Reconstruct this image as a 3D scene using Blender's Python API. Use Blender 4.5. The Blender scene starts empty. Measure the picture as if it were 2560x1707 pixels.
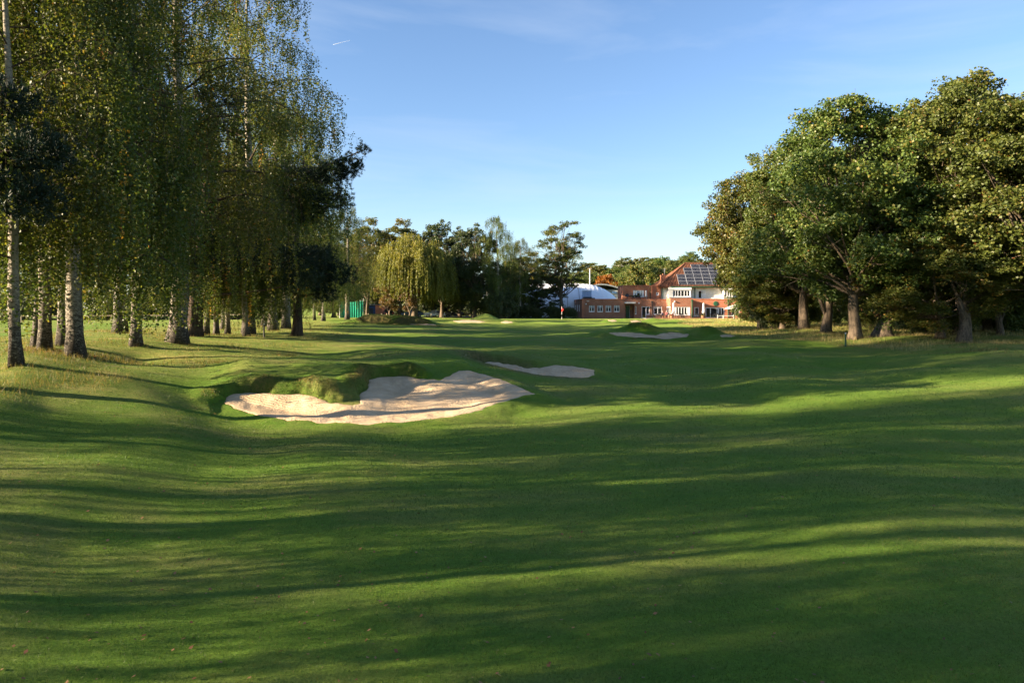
import bpy, bmesh, math, random
import numpy as np
from mathutils import Vector, Matrix
R = math.radians
scene = bpy.context.scene
COL = scene.collection

# ------------------------------------------------------------------ camera, sky, sun, exposure
FPX, CX, HORIZON, CAMZ = 1850.0, 1280.0, 772.0, 3.4      # photo pixels (2560 wide) -> metres
cam_d = bpy.data.cameras.new('camera'); cam = bpy.data.objects.new('camera', cam_d); COL.objects.link(cam)
cam_d.sensor_width = 36.0; cam_d.lens = 36.0 * FPX / 2560.0
cam_d.shift_y = (HORIZON - 853.5) / 2560.0
cam_d.clip_start = 0.1; cam_d.clip_end = 20000
cam.location = (0, 0, CAMZ); cam.rotation_euler = (R(90), 0, 0)
scene.camera = cam
SUN_EL, SUN_AZ = R(16.5), R(195.0)                        # azimuth counted from +X, counter-clockwise
SUN_DIR = Vector((math.cos(SUN_EL)*math.cos(SUN_AZ), math.cos(SUN_EL)*math.sin(SUN_AZ), math.sin(SUN_EL)))
world = bpy.data.worlds.new('World'); scene.world = world; world.use_nodes = True
wn, wl = world.node_tree.nodes, world.node_tree.links
wn.clear()
w_out = wn.new('ShaderNodeOutputWorld'); w_bg = wn.new('ShaderNodeBackground')
sky = wn.new('ShaderNodeTexSky'); sky.sky_type = 'NISHITA'; sky.sun_disc = False
sky.sun_elevation = SUN_EL; sky.sun_rotation = R(90) - SUN_AZ; sky.air_density = 1.0; sky.dust_density = 0.25; sky.ozone_density = 2.0
tc = wn.new('ShaderNodeTexCoord'); mp = wn.new('ShaderNodeMapping')
mp.inputs['Rotation'].default_value = (0.10, 0.16, 0.35); mp.inputs['Scale'].default_value = (1.1, 2.0, 9.0)
ns = wn.new('ShaderNodeTexNoise'); ns.inputs['Scale'].default_value = 1.5; ns.inputs['Detail'].default_value = 7; ns.inputs['Roughness'].default_value = 0.55
ns.inputs['Distortion'].default_value = 0.6
cr = wn.new('ShaderNodeValToRGB'); cr.color_ramp.elements[0].position = 0.43; cr.color_ramp.elements[0].color = (0, 0, 0, 1)
cr.color_ramp.elements[1].position = 0.80; cr.color_ramp.elements[1].color = (0.34, 0.34, 0.34, 1)
mx = wn.new('ShaderNodeMix'); mx.data_type = 'RGBA'
mx.inputs['B'].default_value = (3.4, 3.8, 4.4, 1)
wl.new(tc.outputs['Generated'], mp.inputs['Vector']); wl.new(mp.outputs[0], ns.inputs['Vector'])
wl.new(ns.outputs['Fac'], cr.inputs[0]); wl.new(cr.outputs[0], mx.inputs['Factor'])
tn = wn.new('ShaderNodeMix'); tn.data_type = 'RGBA'; tn.blend_type = 'MULTIPLY'; tn.inputs['Factor'].default_value = 1
tn.inputs['B'].default_value = (.81, .875, 1.0, 1); wl.new(sky.outputs[0], tn.inputs['A'])
wl.new(tn.outputs['Result'], mx.inputs['A']); wl.new(mx.outputs['Result'], w_bg.inputs[0])
w_bg.inputs[1].default_value = 0.055
wl.new(w_bg.outputs[0], w_out.inputs[0])
sun_d = bpy.data.lights.new('sun', 'SUN'); sun_d.energy = 5.0; sun_d.angle = R(0.53); sun_d.color = (1.0, 0.80, 0.56)
sun = bpy.data.objects.new('sun', sun_d); COL.objects.link(sun)
sun.rotation_euler = SUN_DIR.to_track_quat('Z', 'Y').to_euler(); sun.location = (-60, -20, 60)
scene.view_settings.view_transform = 'Standard'; scene.view_settings.look = 'None'
scene.view_settings.exposure = 2.25; scene.view_settings.gamma = 1.0
scene.render.engine = 'CYCLES'
cy = scene.cycles
cy.use_denoising = True; cy.max_bounces = 5; cy.diffuse_bounces = 3; cy.glossy_bounces = 2; cy.transmission_bounces = 2; cy.transparent_max_bounces = 4
cy.use_adaptive_sampling = True; cy.adaptive_threshold = 0.02; cy.caustics_reflective = False; cy.caustics_refractive = False
try: cy.denoiser = 'OPENIMAGEDENOISE'; cy.denoising_prefilter = 'ACCURATE'
except Exception: pass

# ------------------------------------------------------------------ helpers
def at(px, Y): return (px - CX) / FPX * Y
def zof(py, Y): return CAMZ + (HORIZON - py) / FPX * Y

def mesh_np(name, verts, faces, mat=None, smooth=False, attrs=None):
    """verts (n,3); faces (m,k) with one k for all"""
    verts = np.asarray(verts, np.float32); faces = np.asarray(faces, np.int32)
    m = bpy.data.meshes.new(name); k = faces.shape[1]
    m.vertices.add(len(verts)); m.vertices.foreach_set('co', verts.ravel())
    m.loops.add(faces.size); m.loops.foreach_set('vertex_index', faces.ravel())
    m.polygons.add(len(faces)); m.polygons.foreach_set('loop_start', np.arange(len(faces), dtype=np.int32)*k)
    m.polygons.foreach_set('loop_total', np.full(len(faces), k, np.int32))
    if smooth: m.polygons.foreach_set('use_smooth', np.ones(len(faces), bool))
    for an, av in (attrs or {}).items():
        a = m.attributes.new(an, 'FLOAT', 'POINT'); a.data.foreach_set('value', np.asarray(av, np.float32))
    m.update(calc_edges=True)
    if mat: m.materials.append(mat)
    return m

def link(name, mesh, parent=None, loc=None):
    o = bpy.data.objects.new(name, mesh); COL.objects.link(o)
    if parent: o.parent = parent
    if loc is not None: o.location = loc
    return o

def tag(o, label=None, cat=None, group=None, kind=None):
    if label: o['label'] = label
    if cat: o['category'] = cat
    if group: o['group'] = group
    if kind: o['kind'] = kind
    return o

def thing(name, label, cat, loc=(0, 0, 0), rz=0, group=None):
    o = bpy.data.objects.new(name, None); COL.objects.link(o); o.location = loc; o.rotation_euler = (0, 0, rz)
    o.empty_display_size = 0.3
    return tag(o, label, cat, group)

def copy_tree(src, loc, rz, label, group=None, scale=None, name=None):
    r = src.copy(); COL.objects.link(r); r.location = loc; r.rotation_euler = (0, 0, rz)
    if scale is not None: r.scale = scale
    r['label'] = label
    if group: r['group'] = group
    for ch in src.children:
        c = ch.copy(); COL.objects.link(c); c.parent = r
        for g in ch.children:
            d = g.copy(); COL.objects.link(d); d.parent = c
    return r

class MB:
    """collects boxes, cylinders, tubes into one mesh"""
    def __init__(s): s.v = []; s.f = []
    def add(s, v, f):
        o = len(s.v); s.v += [tuple(p) for p in v]; s.f += [tuple(i+o for i in q) for q in f]; return s
    def box(s, x0, x1, y0, y1, z0, z1):
        v = [(x0,y0,z0),(x1,y0,z0),(x1,y1,z0),(x0,y1,z0),(x0,y0,z1),(x1,y0,z1),(x1,y1,z1),(x0,y1,z1)]
        return s.add(v, [(0,3,2,1),(4,5,6,7),(0,1,5,4),(1,2,6,5),(2,3,7,6),(3,0,4,7)])
    def obox(s, c, ax, hx, hy, z0, z1):
        """box turned about z: centre c (x,y), ax angle"""
        ca, sa = math.cos(ax), math.sin(ax); v = []
        for z in (z0, z1):
            for a, b in ((-hx,-hy),(hx,-hy),(hx,hy),(-hx,hy)):
                v.append((c[0]+a*ca-b*sa, c[1]+a*sa+b*ca, z))
        return s.add(v, [(0,3,2,1),(4,5,6,7),(0,1,5,4),(1,2,6,5),(2,3,7,6),(3,0,4,7)])
    def tube(s, pts, rads, n=8, cap=True):
        pts = [Vector(p) for p in pts]; base = len(s.v); up = None
        for i, p in enumerate(pts):
            d = (pts[min(i+1, len(pts)-1)] - pts[max(i-1, 0)]).normalized()
            if up is None: up = Vector((1,0,0)) if abs(d.x) < .8 else Vector((0,1,0))
            u = (up - d*up.dot(d)).normalized(); w = d.cross(u); up = u
            for k in range(n):
                a = 2*math.pi*k/n; q = p + (u*math.cos(a) + w*math.sin(a))*rads[i]; s.v.append(tuple(q))
        for i in range(len(pts)-1):
            for k in range(n):
                a = base+i*n+k; b = base+i*n+(k+1) % n; s.f.append((a, b, b+n, a+n))
        if cap:
            s.f.append(tuple(base+k for k in range(n))[::-1]); e = base+(len(pts)-1)*n; s.f.append(tuple(e+k for k in range(n)))
        return s
    def lathe(s, c, prof, n=16):
        base = len(s.v)
        for r, z in prof:
            for k in range(n):
                a = 2*math.pi*k/n; s.v.append((c[0]+r*math.cos(a), c[1]+r*math.sin(a), c[2]+z))
        for i in range(len(prof)-1):
            for k in range(n):
                a = base+i*n+k; b = base+i*n+(k+1) % n; s.f.append((a, b, b+n, a+n))
        s.f.append(tuple(base+k for k in range(n))[::-1]); e = base+(len(prof)-1)*n; s.f.append(tuple(e+k for k in range(n)))
        return s
    def mesh(s, name, mat, smooth=False):
        m = bpy.data.meshes.new(name); m.from_pydata(s.v, [], s.f); m.update()
        if smooth: m.polygons.foreach_set('use_smooth', np.ones(len(s.f), bool))
        if mat: m.materials.append(mat)
        return m
    def build(s, name, mat, parent=None, smooth=False, loc=None): return link(name, s.mesh(name, mat, smooth), parent, loc)

# ------------------------------------------------------------------ materials
def new_mat(name):
    m = bpy.data.materials.new(name); m.use_nodes = True; n = m.node_tree.nodes
    return m, n, m.node_tree.links, n['Principled BSDF']

def ramp(n, pts):
    r = n.new('ShaderNodeValToRGB'); e = r.color_ramp.elements
    while len(e) < len(pts): e.new(0.5)
    for q, (p, c) in zip(e, pts): q.position = p; q.color = (*c, 1)
    return r

def plain(name, col, rough=.6, spec=.4, metal=0, var=.12, scale=3.0, bump=0.0):
    m, n, l, b = new_mat(name)
    b.inputs['Roughness'].default_value = rough; b.inputs['Metallic'].default_value = metal; b.inputs['Specular IOR Level'].default_value = spec
    t = n.new('ShaderNodeTexCoord'); x = n.new('ShaderNodeTexNoise'); x.inputs['Scale'].default_value = scale; x.inputs['Detail'].default_value = 5
    c0 = tuple(max(0, v*(1-var)) for v in col); c1 = tuple(min(1, v*(1+var)) for v in col)
    r = ramp(n, [(.3, c0), (.7, c1)]); l.new(t.outputs['Object'], x.inputs['Vector']); l.new(x.outputs['Fac'], r.inputs[0]); l.new(r.outputs[0], b.inputs['Base Color'])
    if bump:
        bp = n.new('ShaderNodeBump'); bp.inputs['Strength'].default_value = bump; bp.inputs['Distance'].default_value = .02
        l.new(x.outputs['Fac'], bp.inputs['Height']); l.new(bp.outputs[0], b.inputs['Normal'])
    return m

def leaf_mat(name, cols, trans=.35, rough=.5, spec=.35, shift=.12):
    """cols: list of (pos, colour) over the per-leaf tint; trees differ slightly by object"""
    m, n, l, b = new_mat(name)
    a = n.new('ShaderNodeAttribute'); a.attribute_name = 'tint'
    oi = n.new('ShaderNodeObjectInfo')
    r = ramp(n, cols); l.new(a.outputs['Fac'], r.inputs[0])
    hs = n.new('ShaderNodeHueSaturation')
    mr = n.new('ShaderNodeMapRange'); mr.inputs['To Min'].default_value = .5-.03*shift/.12; mr.inputs['To Max'].default_value = .5+.012*shift/.12
    l.new(oi.outputs['Random'], mr.inputs['Value']); l.new(mr.outputs[0], hs.inputs['Hue'])
    mv = n.new('ShaderNodeMath'); mv.operation = 'MULTIPLY_ADD'; mv.inputs[1].default_value = shift*2; mv.inputs[2].default_value = 1-shift
    l.new(oi.outputs['Random'], mv.inputs[0]); l.new(mv.outputs[0], hs.inputs['Value'])
    l.new(r.outputs[0], hs.inputs['Color']); l.new(hs.outputs[0], b.inputs['Base Color'])
    b.inputs['Roughness'].default_value = rough; b.inputs['Specular IOR Level'].default_value = spec
    tr = n.new('ShaderNodeBsdfTranslucent'); g = n.new('ShaderNodeMixRGB'); g.blend_type = 'MULTIPLY'; g.inputs[0].default_value = 1; g.inputs[2].default_value = (1.5, 1.45, .7, 1)
    l.new(hs.outputs[0], g.inputs[1]); l.new(g.outputs[0], tr.inputs['Color'])
    ms = n.new('ShaderNodeMixShader'); ms.inputs[0].default_value = trans
    o = n['Material Output']; l.new(b.outputs[0], ms.inputs[1]); l.new(tr.outputs[0], ms.inputs[2]); l.new(ms.outputs[0], o.inputs['Surface'])
    return m

def bark_mat(name, light, dark, zs=.35, scale=5, birch=False):
    m, n, l, b = new_mat(name); b.inputs['Roughness'].default_value = .9; b.inputs['Specular IOR Level'].default_value = .15
    t = n.new('ShaderNodeTexCoord'); mpn = n.new('ShaderNodeMapping'); mpn.inputs['Scale'].default_value = (1, 1, 1.9 if birch else zs)
    x = n.new('ShaderNodeTexNoise'); x.inputs['Scale'].default_value = scale; x.inputs['Detail'].default_value = 9; x.inputs['Roughness'].default_value = .78; x.inputs['Distortion'].default_value = .8
    l.new(t.outputs['Object'], mpn.inputs[0]); l.new(mpn.outputs[0], x.inputs['Vector'])
    r = ramp(n, [(.40, dark), (.56, light)])
    if birch:                      # rough dark bark low on the trunk, white peeling bark above
        sp = n.new('ShaderNodeSeparateXYZ'); l.new(t.outputs['Object'], sp.inputs[0])
        mr = n.new('ShaderNodeMapRange'); mr.inputs['From Min'].default_value = 0; mr.inputs['From Max'].default_value = 3.2
        mr.inputs['To Min'].default_value = -.13; mr.inputs['To Max'].default_value = .05; l.new(sp.outputs[2], mr.inputs[0])
        ad = n.new('ShaderNodeMath'); l.new(x.outputs['Fac'], ad.inputs[0]); l.new(mr.outputs[0], ad.inputs[1]); l.new(ad.outputs[0], r.inputs[0])
    else: l.new(x.outputs['Fac'], r.inputs[0])
    l.new(r.outputs[0], b.inputs['Base Color'])
    bp = n.new('ShaderNodeBump'); bp.inputs['Strength'].default_value = .9; bp.inputs['Distance'].default_value = .06
    l.new(x.outputs['Fac'], bp.inputs['Height']); l.new(bp.outputs[0], b.inputs['Normal'])
    return m

def brick_mat(name, c1, c2):
    m, n, l, b = new_mat(name); b.inputs['Roughness'].default_value = .9; b.inputs['Specular IOR Level'].default_value = .2
    t = n.new('ShaderNodeTexCoord'); g = n.new('ShaderNodeNewGeometry'); sn = n.new('ShaderNodeSeparateXYZ'); l.new(g.outputs['Normal'], sn.inputs[0])
    sp = n.new('ShaderNodeSeparateXYZ'); l.new(t.outputs['Object'], sp.inputs[0])
    su = n.new('ShaderNodeMath'); l.new(sp.outputs[0], su.inputs[0]); l.new(sp.outputs[1], su.inputs[1])
    cb = n.new('ShaderNodeCombineXYZ'); l.new(su.outputs[0], cb.inputs[0]); l.new(sp.outputs[2], cb.inputs[1])
    br = n.new('ShaderNodeTexBrick'); br.inputs['Scale'].default_value = 1; br.inputs['Brick Width'].default_value = .225; br.inputs['Row Height'].default_value = .075
    br.inputs['Mortar Size'].default_value = .01; br.inputs['Color1'].default_value = (*c1, 1); br.inputs['Color2'].default_value = (*c2, 1); br.inputs['Mortar'].default_value = (.32, .25, .2, 1)
    l.new(cb.outputs[0], br.inputs['Vector'])
    x = n.new('ShaderNodeTexNoise'); x.inputs['Scale'].default_value = 1.2; x.inputs['Detail'].default_value = 6; l.new(t.outputs['Object'], x.inputs['Vector'])
    mr = n.new('ShaderNodeMapRange'); mr.inputs['To Min'].default_value = .6; mr.inputs['To Max'].default_value = 1.3; l.new(x.outputs['Fac'], mr.inputs[0])
    mm = n.new('ShaderNodeVectorMath'); mm.operation = 'SCALE'; l.new(br.outputs['Color'], mm.inputs[0]); l.new(mr.outputs[0], mm.inputs['Scale'])
    l.new(mm.outputs[0], b.inputs['Base Color'])
    return m

M = {}
M['white'] = plain('white_paint', (.74, .73, .70), .5)
M['render'] = plain('white_render', (.72, .70, .64), .8, .2, bump=.2)
M['frame'] = plain('white_frame', (.80, .80, .80), .4)
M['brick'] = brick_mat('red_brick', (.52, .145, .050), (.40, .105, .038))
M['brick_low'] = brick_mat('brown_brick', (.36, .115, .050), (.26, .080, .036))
M['tile'] = plain('roof_tile', (.155, .064, .034), .8, .3, var=.35, scale=2.2)
M['green_paint'] = plain('green_paint', (.02, .09, .045), .4)
M['dark'] = plain('dark_metal', (.022, .024, .028), .5)
M['black'] = plain('black_paint', (.012, .012, .013), .5)
M['glass'] = plain('window_glass', (.018, .022, .024), .06, .9, var=.5, scale=.9)
M['panel'] = plain('solar_cells', (.010, .012, .026), .2, .35)
M['alu'] = plain('aluminium', (.42, .43, .45), .5, metal=.2)
M['fabric'] = plain('canvas', (.72, .70, .64), .9, .1)
M['grey_fabric'] = plain('grey_canvas', (.22, .24, .28), .9, .1)
M['dome'] = plain('dome_membrane', (.78, .80, .83), .5, .4, var=.04, scale=.4)
M['paving'] = plain('paving', (.33, .30, .27), .9, .2, scale=1.5)
M['terracotta'] = plain('terracotta', (.30, .13, .07), .8)
M['red'] = plain('red_cloth', (.55, .03, .02), .7, .2)
M['net'] = plain('green_netting', (.008, .20, .12), .8, .2, var=.3, scale=1.1)
M['blue'] = plain('blue_sheet', (.02, .05, .13), .6)
M['lightblue'] = plain('pale_blue_sheet', (.42, .55, .75), .6)
M['wood'] = plain('weathered_post', (.38, .31, .22), .9, .2)
M['concrete'] = plain('concrete', (.30, .29, .27), .9, .2)
M['slate'] = plain('grey_roof', (.20, .22, .22), .7)
M['asphalt'] = plain('asphalt', (.05, .05, .052), .9, .2)
M['rubber'] = plain('rubber', (.015, .015, .015), .8)
M['car_silver'] = plain('silver_car_paint', (.40, .44, .50), .25, .6, metal=.3)
M['car_dark'] = plain('dark_car_paint', (.03, .035, .045), .2, .6)
M['car_blue'] = plain('blue_grey_car_paint', (.10, .16, .26), .2, .6)
M['red_lens'] = plain('red_lens', (.6, .02, .02), .2, .6)
M['birch_bark'] = bark_mat('birch_bark', (.35, .315, .255), (.050, .042, .034), scale=9, birch=True)
M['twig_bark'] = bark_mat('twig_bark', (.10, .075, .05), (.03, .022, .018), zs=.5, scale=5)
M['oak_bark'] = bark_mat('oak_bark', (.17, .13, .09), (.05, .04, .03), zs=.25, scale=7)
M['pine_bark'] = bark_mat('pine_bark', (.10, .07, .05), (.025, .02, .017), zs=.3, scale=5)
M['leaf_birch'] = leaf_mat('birch_leaves', [(0, (.040, .068, .015)), (.45, (.078, .112, .022)), (.80, (.140, .152, .034)), (.955, (.20, .165, .04)), (.985, (.34, .19, .03))], .42)
M['leaf_oak'] = leaf_mat('oak_leaves', [(0, (.038, .068, .014)), (.5, (.074, .118, .022)), (.85, (.130, .152, .032)), (.97, (.16, .13, .03)), (1, (.24, .12, .02))], .28)
M['leaf_oak_gold'] = leaf_mat('turning_oak_leaves', [(0, (.045, .070, .015)), (.4, (.085, .115, .021)), (.8, (.150, .150, .030)), (1, (.26, .14, .02))], .3)
M['leaf_willow'] = leaf_mat('willow_leaves', [(0, (.080, .105, .019)), (.5, (.145, .165, .031)), (1, (.26, .24, .048))], .4)
M['leaf_dark'] = leaf_mat('dark_leaves', [(0, (.026, .046, .015)), (.6, (.050, .076, .022)), (1, (.095, .105, .028))], .2)
M['leaf_orange'] = leaf_mat('autumn_leaves', [(0, (.14, .055, .014)), (.5, (.26, .095, .016)), (1, (.36, .17, .03))], .35)
M['leaf_brown'] = leaf_mat('brown_leaves', [(0, (.07, .05, .02)), (.5, (.12, .075, .03)), (1, (.19, .12, .04))], .35)
M['needle'] = leaf_mat('pine_needles', [(0, (.008, .020, .012)), (.7, (.016, .036, .018)), (1, (.04, .06, .02))], .08, rough=.6)
M['leaf_litter'] = leaf_mat('fallen_leaf', [(0, (.09, .045, .02)), (.5, (.17, .09, .04)), (1, (.30, .19, .08))], .2)
M['blade_turf'] = leaf_mat('turf_blades', [(0, (.030, .070, .012)), (.6, (.060, .115, .020)), (.93, (.11, .14, .03)), (1, (.20, .17, .07))], .4, spec=.25)
M['blade_rough'] = leaf_mat('rough_blades', [(0, (.045, .075, .018)), (.4, (.11, .115, .03)), (.75, (.24, .18, .075)), (1, (.38, .29, .14))], .4, spec=.2)
M['blade_lip'] = leaf_mat('lip_blades', [(0, (.025, .055, .012)), (.55, (.060, .090, .020)), (.85, (.14, .12, .04)), (1, (.24, .18, .08))], .35, spec=.2)

def ground_mat():
    m, n, l, b = new_mat('grass_ground'); b.inputs['Roughness'].default_value = .95; b.inputs['Specular IOR Level'].default_value = .1
    b.inputs['Sheen Weight'].default_value = .16; b.inputs['Sheen Roughness'].default_value = .45; b.inputs['Sheen Tint'].default_value = (.45, .60, .12, 1)
    t = n.new('ShaderNodeTexCoord')
    def noise(s, d=5, sc=(1, 1, 1), ro=.55):
        q = n.new('ShaderNodeMapping'); q.inputs['Scale'].default_value = sc; l.new(t.outputs['Object'], q.inputs[0])
        x = n.new('ShaderNodeTexNoise'); x.inputs['Scale'].default_value = s; x.inputs['Detail'].default_value = d; x.inputs['Roughness'].default_value = ro
        l.new(q.outputs[0], x.inputs['Vector']); return x.outputs['Fac']
    def attr(a):
        x = n.new('ShaderNodeAttribute'); x.attribute_name = a; return x.outputs['Fac']
    def mix(f, a, c):
        x = n.new('ShaderNodeMix'); x.data_type = 'RGBA'
        l.new(f, x.inputs['Factor']); l.new(a, x.inputs['A']); l.new(c, x.inputs['B']); return x.outputs['Result']
    def math_(op, a, v):
        x = n.new('ShaderNodeMath'); x.operation = op; x.use_clamp = True; l.new(a, x.inputs[0])
        if isinstance(v, (int, float)): x.inputs[1].default_value = v
        else: l.new(v, x.inputs[1])
        return x.outputs[0]
    fair = ramp(n, [(.25, (.038, .098, .010)), (.55, (.068, .132, .013)), (.8, (.120, .155, .022))]); l.new(noise(.55, 8, ro=.7), fair.inputs[0])
    tan = ramp(n, [(.3, (.105, .105, .030)), (.7, (.20, .155, .065))]); l.new(noise(1.3, 7, ro=.7), tan.inputs[0])
    rough = ramp(n, [(.30, (.060, .110, .016)), (.52, (.125, .145, .032)), (.74, (.30, .225, .09))]); l.new(noise(.45, 8, (1, 2.2, 1), ro=.7), rough.inputs[0])
    green = ramp(n, [(.3, (.13, .19, .030)), (.7, (.17, .21, .035))]); l.new(noise(.5, 3), green.inputs[0])
    dryf = ramp(n, [(.45, (0, 0, 0)), (.66, (.9, .9, .9))]); l.new(noise(.16, 6, (1, 1.8, 1), ro=.65), dryf.inputs[0])
    dry = math_('MULTIPLY', dryf.outputs[0], attr('dry'))
    c = mix(dry, fair.outputs[0], tan.outputs[0])
    c = mix(attr('green'), c, green.outputs[0])
    c = mix(attr('rough'), c, rough.outputs[0])
    brown = ramp(n, [(.35, (.05, .06, .018)), (.65, (.15, .115, .05))]); l.new(noise(9, 5), brown.inputs[0])
    c = mix(attr('bank'), c, brown.outputs[0])
    fine = n.new('ShaderNodeMapRange'); fine.inputs['From Min'].default_value = .3; fine.inputs['From Max'].default_value = .7
    fine.inputs['To Min'].default_value = .62; fine.inputs['To Max'].default_value = 1.38
    l.new(noise(30, 4, (1, .6, 1), ro=.8), fine.inputs[0])
    sc = n.new('ShaderNodeVectorMath'); sc.operation = 'SCALE'; l.new(c, sc.inputs[0]); l.new(fine.outputs[0], sc.inputs['Scale'])
    l.new(sc.outputs[0], b.inputs['Base Color'])
    h1 = noise(45, 4, ro=.8); h2 = noise(4, 6, ro=.7)
    ad = n.new('ShaderNodeMath'); ad.operation = 'MULTIPLY_ADD'; l.new(h2, ad.inputs[0]); ad.inputs[1].default_value = 1.4; l.new(h1, ad.inputs[2])
    bp = n.new('ShaderNodeBump'); bp.inputs['Strength'].default_value = .55; bp.inputs['Distance'].default_value = .05
    l.new(ad.outputs[0], bp.inputs['Height']); l.new(bp.outputs[0], b.inputs['Normal'])
    return m
M['ground'] = ground_mat()

def sand_mat():
    m, n, l, b = new_mat('bunker_sand'); b.inputs['Roughness'].default_value = .95; b.inputs['Specular IOR Level'].default_value = .15
    t = n.new('ShaderNodeTexCoord')
    x = n.new('ShaderNodeTexNoise'); x.inputs['Scale'].default_value = 1.6; x.inputs['Detail'].default_value = 8; x.inputs['Roughness'].default_value = .7
    l.new(t.outputs['Object'], x.inputs['Vector'])
    r = ramp(n, [(.3, (.40, .29, .175)), (.5, (.49, .365, .230)), (.7, (.56, .435, .290))]); l.new(x.outputs['Fac'], r.inputs[0])
    y = n.new('ShaderNodeTexNoise'); y.inputs['Scale'].default_value = 55; y.inputs['Detail'].default_value = 4; l.new(t.outputs['Object'], y.inputs['Vector'])
    mr = n.new('ShaderNodeMapRange'); mr.inputs['From Min'].default_value = .3; mr.inputs['From Max'].default_value = .7; mr.inputs['To Min'].default_value = .8; mr.inputs['To Max'].default_value = 1.18
    l.new(y.outputs['Fac'], mr.inputs[0])
    s = n.new('ShaderNodeVectorMath'); s.operation = 'SCALE'; l.new(r.outputs[0], s.inputs[0]); l.new(mr.outputs[0], s.inputs['Scale']); l.new(s.outputs[0], b.inputs['Base Color'])
    # rake lines following the bowl, broken by noise
    w = n.new('ShaderNodeTexWave'); w.wave_type = 'RINGS'; w.rings_direction = 'Z'; w.inputs['Scale'].default_value = 2.4; w.inputs['Distortion'].default_value = 3.5; w.inputs['Detail'].default_value = 3; w.inputs['Detail Scale'].default_value = .6
    mpn = n.new('ShaderNodeMapping'); mpn.inputs['Location'].default_value = (5, -31, 0); l.new(t.outputs['Object'], mpn.inputs[0]); l.new(mpn.outputs[0], w.inputs['Vector'])
    ad = n.new('ShaderNodeMath'); ad.operation = 'MULTIPLY_ADD'; ad.inputs[1].default_value = .25; l.new(w.outputs['Fac'], ad.inputs[0])
    z = n.new('ShaderNodeTexNoise'); z.inputs['Scale'].default_value = 14; z.inputs['Detail'].default_value = 6; l.new(t.outputs['Object'], z.inputs['Vector']); l.new(z.outputs['Fac'], ad.inputs[2])
    bp = n.new('ShaderNodeBump'); bp.inputs['Strength'].default_value = .6; bp.inputs['Distance'].default_value = .05
    l.new(ad.outputs[0], bp.inputs['Height']); l.new(bp.outputs[0], b.inputs['Normal'])
    return m
M['sand'] = sand_mat()

# ------------------------------------------------------------------ terrain
rng = np.random.default_rng(7)
ANCH = []                                    # (X, Y, Z)
def a_px(px, py, Y): ANCH.append((at(px, Y), Y, zof(py, Y)))
def a_xyz(x, y, z): ANCH.append((x, y, z))
for x, y, z in [(-6,5.5,.12),(0,5.5,0),(6,5.5,-.02),(-6,10,.12),(0,10,0),(7,10,-.03),(0,15,0),(8,15,-.03),(0,20,-.02),(5,20,-.03),
                (-30,0,1.5),(-30,20,1.6),(-15,0,.7),(-17,10,.95),(-3,18,.04),(-5,20,.07),(-8,18,.42),(-5,17,.16),(30,0,.3),(30,20,.6),(60,30,1.2),(-60,-30,1.3),(60,-30,.8),(0,-30,.8),
                (-10,60,1.35),(0,60,1.15),(10,60,1.15),(20,62,1.1),(-25,60,1.65),(-42,60,1.5),(0,90,1.4),(25,90,1.5),(-40,90,1.6),(-40,130,1.65),(0,130,1.62),(40,130,1.62),
                (-90,90,1.5),(90,90,1.6),(-110,200,1.6),(0,200,1.6),(110,200,1.6),(-8,42,1.25),(-30,38,1.5)]: a_xyz(x, y, z)
for p in [(0,1000,19),(250,1030,20),(100,990,20.8),(0,1120,14.5),(250,1170,13.5),(0,1320,10.3),(0,1500,8),(500,1150,15.5),(700,1150,16),
          (2560,960,27),(2560,1085,21),(1900,1078,20.5),(1500,1078,20.5),(1900,1010,25),(1600,1000,25.5),(1900,960,28),(1900,903,36),(1900,870,46),(1600,903,36),(1600,868,47),(1300,868,45),
          (300,945,24),(400,914,28),(615,900,28),(750,905,28),(600,908,32),(350,900,33),(560,962,25.5),(760,950,26),(840,945,25.6),(870,980,24.8),(600,893,34),(850,893,38),
          (1170,903,30.5),(1210,917,30.3),(1291,929,30.1),(1381,942,29.8),(1470,951,29.4),(1600,967,28.5),(1350,988,26),(1420,1010,25),(1280,1040,23.4),(1000,1075,21.5),(650,1060,22),(540,1015,23.5),(800,1070,21.7),
          (850,897,33),(1000,884,34),(1150,875,35),(1016,917,28),(1097,925,28.2),(1160,912,29),(960,930,27.5),(900,945,26.2),(1246,935,28.4),(1300,962,27.3),(1300,886,35),(1400,898,35),(1490,918,34.5),(1600,928,34),(1800,940,33),(1150,885,40),(1400,890,40),
          (40,910,23.5),(190,890,27.4),(345,865,35),(445,858,37.6),(540,838,49),(683,825,61),(660,842,47),(868,797,115),(0,940,22.5),
          (2115,862,49),(2560,862,44),(2220,845,53),(2405,858,47),(2065,828,63),(2560,882,40),(2560,832,60),(2300,890,41),(2560,912,35),(2100,890,42),(2100,925,34),(2350,960,28)]: a_px(*p)
ANCH = np.array(ANCH)
def warp(x, y):
    v = np.arcsinh(y/7.0); return np.stack([x/np.sqrt(100+y*y)*2.2, v], -1)
def tps(r2): return np.where(r2 > 1e-12, .5*r2*np.log(np.maximum(r2, 1e-12)), 0.)
P0 = warp(ANCH[:,0], ANCH[:,1]); nA = len(P0)
D2 = ((P0[:,None]-P0[None])**2).sum(-1)
Amat = np.zeros((nA+3, nA+3)); Amat[:nA,:nA] = tps(D2) + np.eye(nA)*5e-4; Amat[:nA,nA] = 1; Amat[:nA,nA+1:] = P0; Amat[nA,:nA] = 1; Amat[nA+1:,:nA] = P0.T
WT = np.linalg.solve(Amat, np.concatenate([ANCH[:,2], np.zeros(3)]))

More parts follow.
